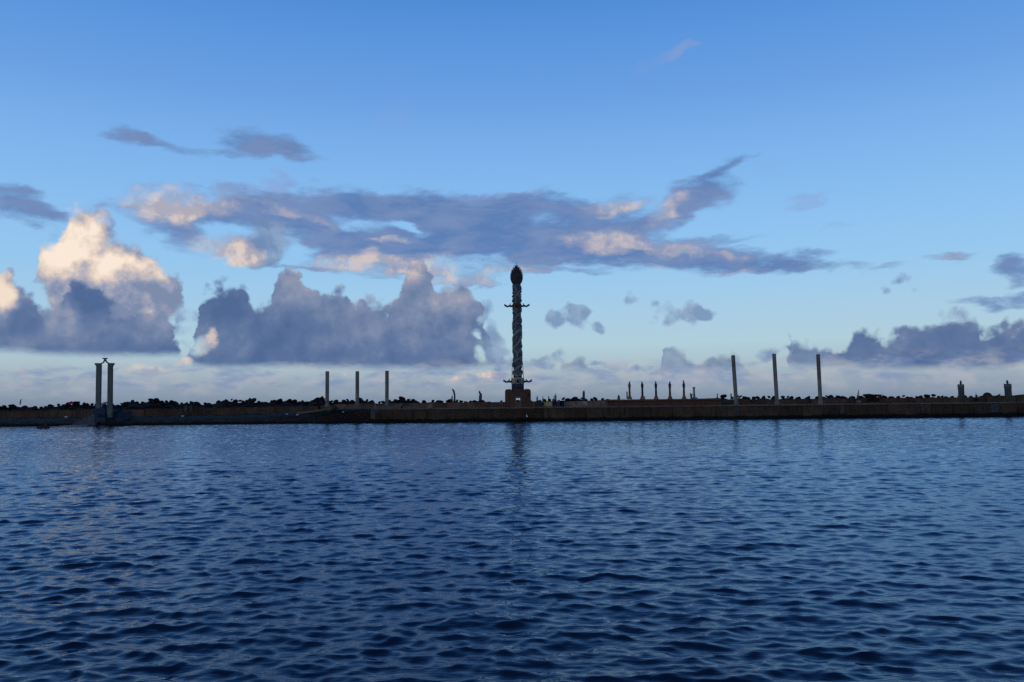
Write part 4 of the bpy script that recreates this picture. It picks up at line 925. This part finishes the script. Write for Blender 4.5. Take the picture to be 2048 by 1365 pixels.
def b_cloth(r, s): spine([(-4.2, 0, 1.4), (-2.6, 2.8, 2.6), (.4, 4.2, 2.8), (3.0, 2.4, 2.0), (4.8, .6, .7)], s, M_red, 'cloth', r, 9)
statue('red_cloth', 'bright red cloth bundle lying on the far left boulders', 142.5, 809.5, 213.2, b_cloth, 'cloth')

def yellow_box():
    Y = 203.0; x, z = W(1096, 815, Y); s = Y/1700
    root = tag(empty('painted_box', (x, Y, DECK)), 'low yellowish box on the paving right of the great column', 'box')
    m = MB(); m.box(-8*s, 8*s, -.4, .6, 0, 9.6*s, b=.04); m.build('box_body', M_yellow, root)
    m = MB(); m.box(-8.3*s, 8.3*s, -.45, .65, 0, 2.6*s, b=.02); m.build('box_foot', M_grey, root)
yellow_box()
def grey_bin(px, label):
    Y = 203.0; x, z = W(px, 812, Y); s = Y/1700
    root = tag(empty('grey_block', (x, Y, DECK)), label, 'block'); m = MB(); m.box(-3.2*s, 3.2*s, -.4, .4, 0, 9*s, b=.05); m.build('block_body', M_slate, root); m = MB(); m.box(-3.4*s, 3.4*s, -.45, .45, 9*s, 10*s, b=.03); m.build('block_top', M_grey, root)
grey_bin(1116, 'upright bluish grey block between the yellow box and the painted wall')
# bollards on the path
for i, (px, py, h, mt, lb) in enumerate(((723, 815, 8, M_basel, 'stout light brown bollard on the pale path under the middle plain pillar'), (751, 815, 6.5, M_grey, 'thin grey bollard on the pale path, left of the third plain pillar'), (804, 815, 3.4, M_rock, 'dark low bollard at the right end of the pale path'))):
    x, z = W(px, py, 196.0); s = 196/1700; root = tag(empty('bollard', (x, 196.0, z)), lb, 'bollard')
    m = MB(); m.lathe([(1.5*s, -.6), (1.5*s, h*s*.8), (1.7*s, h*s*.86), (1.4*s, h*s)], 12); m.build('post', mt, root)
    m = MB(); m.lathe([(.9*s, h*s), (1.2*s, h*s+.06), (.3*s, h*s+.14)], 12); m.build('knob', mt, root)

# bushes on the bank, loose stones and scraps
def bush(px, py, wpx, hpx, Y, seed, label):
    x, z = W(px, py, Y); s = Y/1700; q = random.Random(seed)
    root = tag(empty('bush', (x, Y, z-.2)), label, 'bush', 'low bushes on the bank under the plain pillars')
    m = MB()
    for k in range(6): a = q.uniform(0, 6.28); m.tube([(0, 0, 0), (math.cos(a)*wpx*s*.2, math.sin(a)*.3, hpx*s*.4), (math.cos(a)*wpx*s*.35, math.sin(a)*.5, hpx*s*.75)], [.05, .035, .015], 5)
    m.build('stem', M_stem, root)
    m = MB(); cl = [(q.uniform(-.4, .4)*wpx*s, q.uniform(-.5, .5), q.uniform(.3, .8)*hpx*s, q.uniform(.16, .26)*wpx*s) for _ in range(9)]
    for k in range(900):
        c = q.choice(cl); dv = Vector((q.gauss(0, 1), q.gauss(0, 1), q.gauss(0, .8))).normalized()*c[3]*q.uniform(.5, 1.1)
        p = Vector(c[:3])+dv; p.z = max(p.z, .03); a = Vector((q.gauss(0, 1), q.gauss(0, 1), q.gauss(0, 1))).normalized()*.09; b = a.cross(Vector((q.gauss(0, 1), q.gauss(0, 1), q.gauss(0, 1)))).normalized()*.05
        m.add([p-a, p+b, p+a, p-b], [(0, 1, 2, 3)])
    tag(m.build('foliage', M_leaf, root), kind='stuff')
bush(648, 829, 22, 9, 193.4, 1, 'low green bush on the bank right under the first plain pillar')
bush(668, 823, 24, 9, 194.6, 2, 'broad green bush just under the pale path, right of the first plain pillar')
bush(690, 827, 14, 6, 193.5, 3, 'smallest green bush on the bank, between the first two plain pillars')
m = MB(); q = random.Random(77); bs = [boulder_mesh(60+k, M_rubble) for k in range(4)]
for k in range(260):
    px = q.uniform(-60, 735) if k < 120 else q.uniform(540, 745); Y = q.uniform(QY+.6, QY+7)
    zz = float(np.interp(Y, [QY, QY+3, QY+6, QY+10], [.6, e_hi(px)*.9, (e_hi(px)+e_top(px))/2, e_top(px)])); r = q.uniform(.08, .26)
    T = Matrix.Translation((X(px, Y), Y, zz+r*.3)) @ Matrix.Rotation(q.uniform(0, 6), 4, 'Z') @ Matrix.Diagonal((r*1.3, r, r*.8, 1))
    b = bs[k % 4]; m.add([T @ v.co for v in b.vertices], [tuple(p.vertices) for p in b.polygons])
tag(m.build('rubble', M_rubble), 'loose grey stones scattered over the dark bank at the left', kind='stuff')
for px, py, r, lb in ((574, 828.5, .26, 'white scrap on the bank near the foot of the pale path'), (594.5, 830, .3, 'brightest white scrap on the bank below the pale path'), (686.5, 824.5, .22, 'white scrap on the bank between the first two plain pillars'), (365, 832.5, .32, 'white scrap lying on the low shelf below the two bust posts'),
                      (132, 834.5, .34, 'white scrap on the low shelf just left of the landing stage'), (308, 833.5, .36, 'pale grey scrap on the low shelf right of the landing stage'), (20, 838.5, .3, 'pale scrap on the low shelf at the far left')):
    Y = 190.6; x, z = W(px, py, Y); m = MB(); m.prism([(-r, 0), (-r*.7, r*.5), (.1, r*.62), (r, r*.25), (r*.8, 0)], -.15, .2); o = m.build('litter', M_white if 'white' in lb else M_rubble, None, (x, Y, z-.08), (0, 0, .3)); tag(o, lb, 'litter')

# egret at the foot of the quay wall
def egret():
    Y = 189.45; x, z = W(1054, 837, Y); s = Y/1700; root = tag(empty('egret', (x, Y, z)), 'white egret standing on a small ledge of the quay wall below the great column', 'bird')
    m = MB(); m.tube([(.16, 0, .26), (.06, 0, .36), (-.06, 0, .46), (-.12, 0, .54), (-.08, 0, .62), (-.01, 0, .72), (-.03, 0, .84), (-.08, 0, .90), (-.13, 0, .90)], [.03, .11, .15, .12, .06, .035, .035, .05, .025], 8); m.build('body', M_feather, root)
    m = MB(); m.tube([(-.12, 0, .90), (-.26, 0, .87)], [.018, .004], 6); m.build('bill', M_yellow, root)
    for y in (-.04, .04): m = MB(); m.tube([(-.02, y, .36), (.02, y, .18), (0, y, 0)], [.014, .012, .012], 5); m.build('leg', M_legs, root)
    x2 = X(1050, QY); m = MB(); m.box(-.9, .9, -.75, .0, -.28, 0, b=.04); o = m.build('stone_ledge', M_quay, None, (x2, QY-.06, z)); tag(o, 'dark stone ledge jutting from the quay wall under the white egret', 'ledge')
egret()

# small rowing boat with two people
def boat():
    Y = 168.0; x, z = W(86.5, 858, Y); L = 1.65
    root = tag(empty('rowing_boat', (x, Y, 0), math.radians(-18)), 'small dark wooden rowing boat with two people near the left shore', 'boat')
    n = 12; v = []; f = []
    for i in range(n+1):
        t = i/n*2-1; w_ = .62*(1-abs(t)**2.6)**.8+.02; sh = .34+.16*t*t; kz = -.14+.14*abs(t)**3
        row = [(-w_, sh), (-w_*.86, .08), (-w_*.4, kz), (w_*.4, kz), (w_*.86, .08), (w_, sh), (w_*.9, sh), (w_*.76, .12), (w_*.35, kz+.06), (-w_*.35, kz+.06), (-w_*.76, .12), (-w_*.9, sh)]
        v += [(t*L, a, b) for a, b in row]
    for i in range(n):
        for k in range(12): a = i*12+k; b = i*12+(k+1) % 12; f.append((a, b, b+12, a+12))
    f += [tuple(range(11, -1, -1)), tuple(n*12+k for k in range(12))]
    m = MB(); m.add(v, f, True); m.build('hull', M_wood, root)
    for xx in (-.75, .65): m = MB(); m.box(xx-.13, xx+.13, -.52, .52, .22, .27); m.build('thwart', M_basel, root)
    m = MB(); m.tube([(-.2, -.3, .5), (-.35, -1.2, .25), (-.42, -1.9, .02)], [.03, .025, .06], 6); m.build('oar', M_basel, root)
    m = MB(); m.tube([(-.2, .3, .5), (-.35, 1.2, .25), (-.42, 1.9, .02)], [.03, .025, .06], 6); m.build('oar', M_basel, root)
    return root
bt_ = boat()
def seated_person(loc, rz, label, shirt, face=1):
    """one skin over a jointed skeleton: pelvis, spine, head, bent arms and legs"""
    root = tag(empty('person', loc, rz), label, 'person', 'people in the rowing boat')
    J = [((0, 0, 0), .15), ((.02, 0, .24), .14), ((.05, 0, .44), .15), ((.06, 0, .54), .06), ((.09, 0, .63), .075), ((.11, 0, .76), .095), ((.10, 0, .84), .07)]
    E = [(0, 1), (1, 2), (2, 3), (3, 4), (4, 5), (5, 6)]
    for sg in (-1, 1):
        b = len(J)
        J += [((.05, sg*.17, .47), .065), ((.10, sg*.22, .26), .048), ((.30, sg*.18, .20), .036), ((.38, sg*.17, .21), .034), ((.02, sg*.09, -.02), .10), ((.42, sg*.12, .10), .075), ((.50, sg*.12, -.20), .05), ((.60, sg*.12, -.26), .038)]
        E += [(2, b), (b, b+1), (b+1, b+2), (b+2, b+3), (0, b+4), (b+4, b+5), (b+5, b+6), (b+6, b+7)]
    me = bpy.data.meshes.new('body'); me.from_pydata([j[0] for j in J], E, []); o = link('body', me, root)
    md = o.modifiers.new('skin', 'SKIN'); me.skin_vertices.new() if not me.skin_vertices else None
    for i, (p, r) in enumerate(J): me.skin_vertices[0].data[i].radius = (r, r)
    me.skin_vertices[0].data[0].use_root = True
    sb = o.modifiers.new('sub', 'SUBSURF'); sb.levels = 1; sb.render_levels = 1
    dg = bpy.context.evaluated_depsgraph_get(); m2 = bpy.data.meshes.new_from_object(o.evaluated_get(dg)); o.modifiers.clear(); o.data = m2
    m2.materials.clear(); m2.materials.append(shirt); m2.materials.append(M_skin); m2.materials.append(M_dark)
    for p in m2.polygons:
        c = p.center; p.material_index = 1 if c.z > .56 or (c.x > .33 and c.z > .15 and abs(c.y) < .3 and c.z < .3) else 2 if c.z < .06 or c.x > .12 and c.z < .17 else 0; p.use_smooth = True
    m = MB(); m.tube([(.0, 0, .66), (.03, 0, .76), (.07, 0, .86), (.13, 0, .885)], [.05, .10, .10, .04], 8); m.build('hair', M_hair, root)
    return root
rz = math.radians(-18); mx_ = Matrix.Rotation(rz, 4, 'Z')
for lx, rr, lb, sh_ in ((-.75, rz, 'person in dark clothes seated at the left end of the rowing boat', M_dark), (.65, rz+math.pi, 'person in a maroon shirt seated at the right end of the rowing boat', M_shirt)):
    p = bt_.location+mx_ @ Vector((lx, 0, .36)); seated_person(p, rr, lb, sh_)
# far water tufts, nothing else stands in the picture
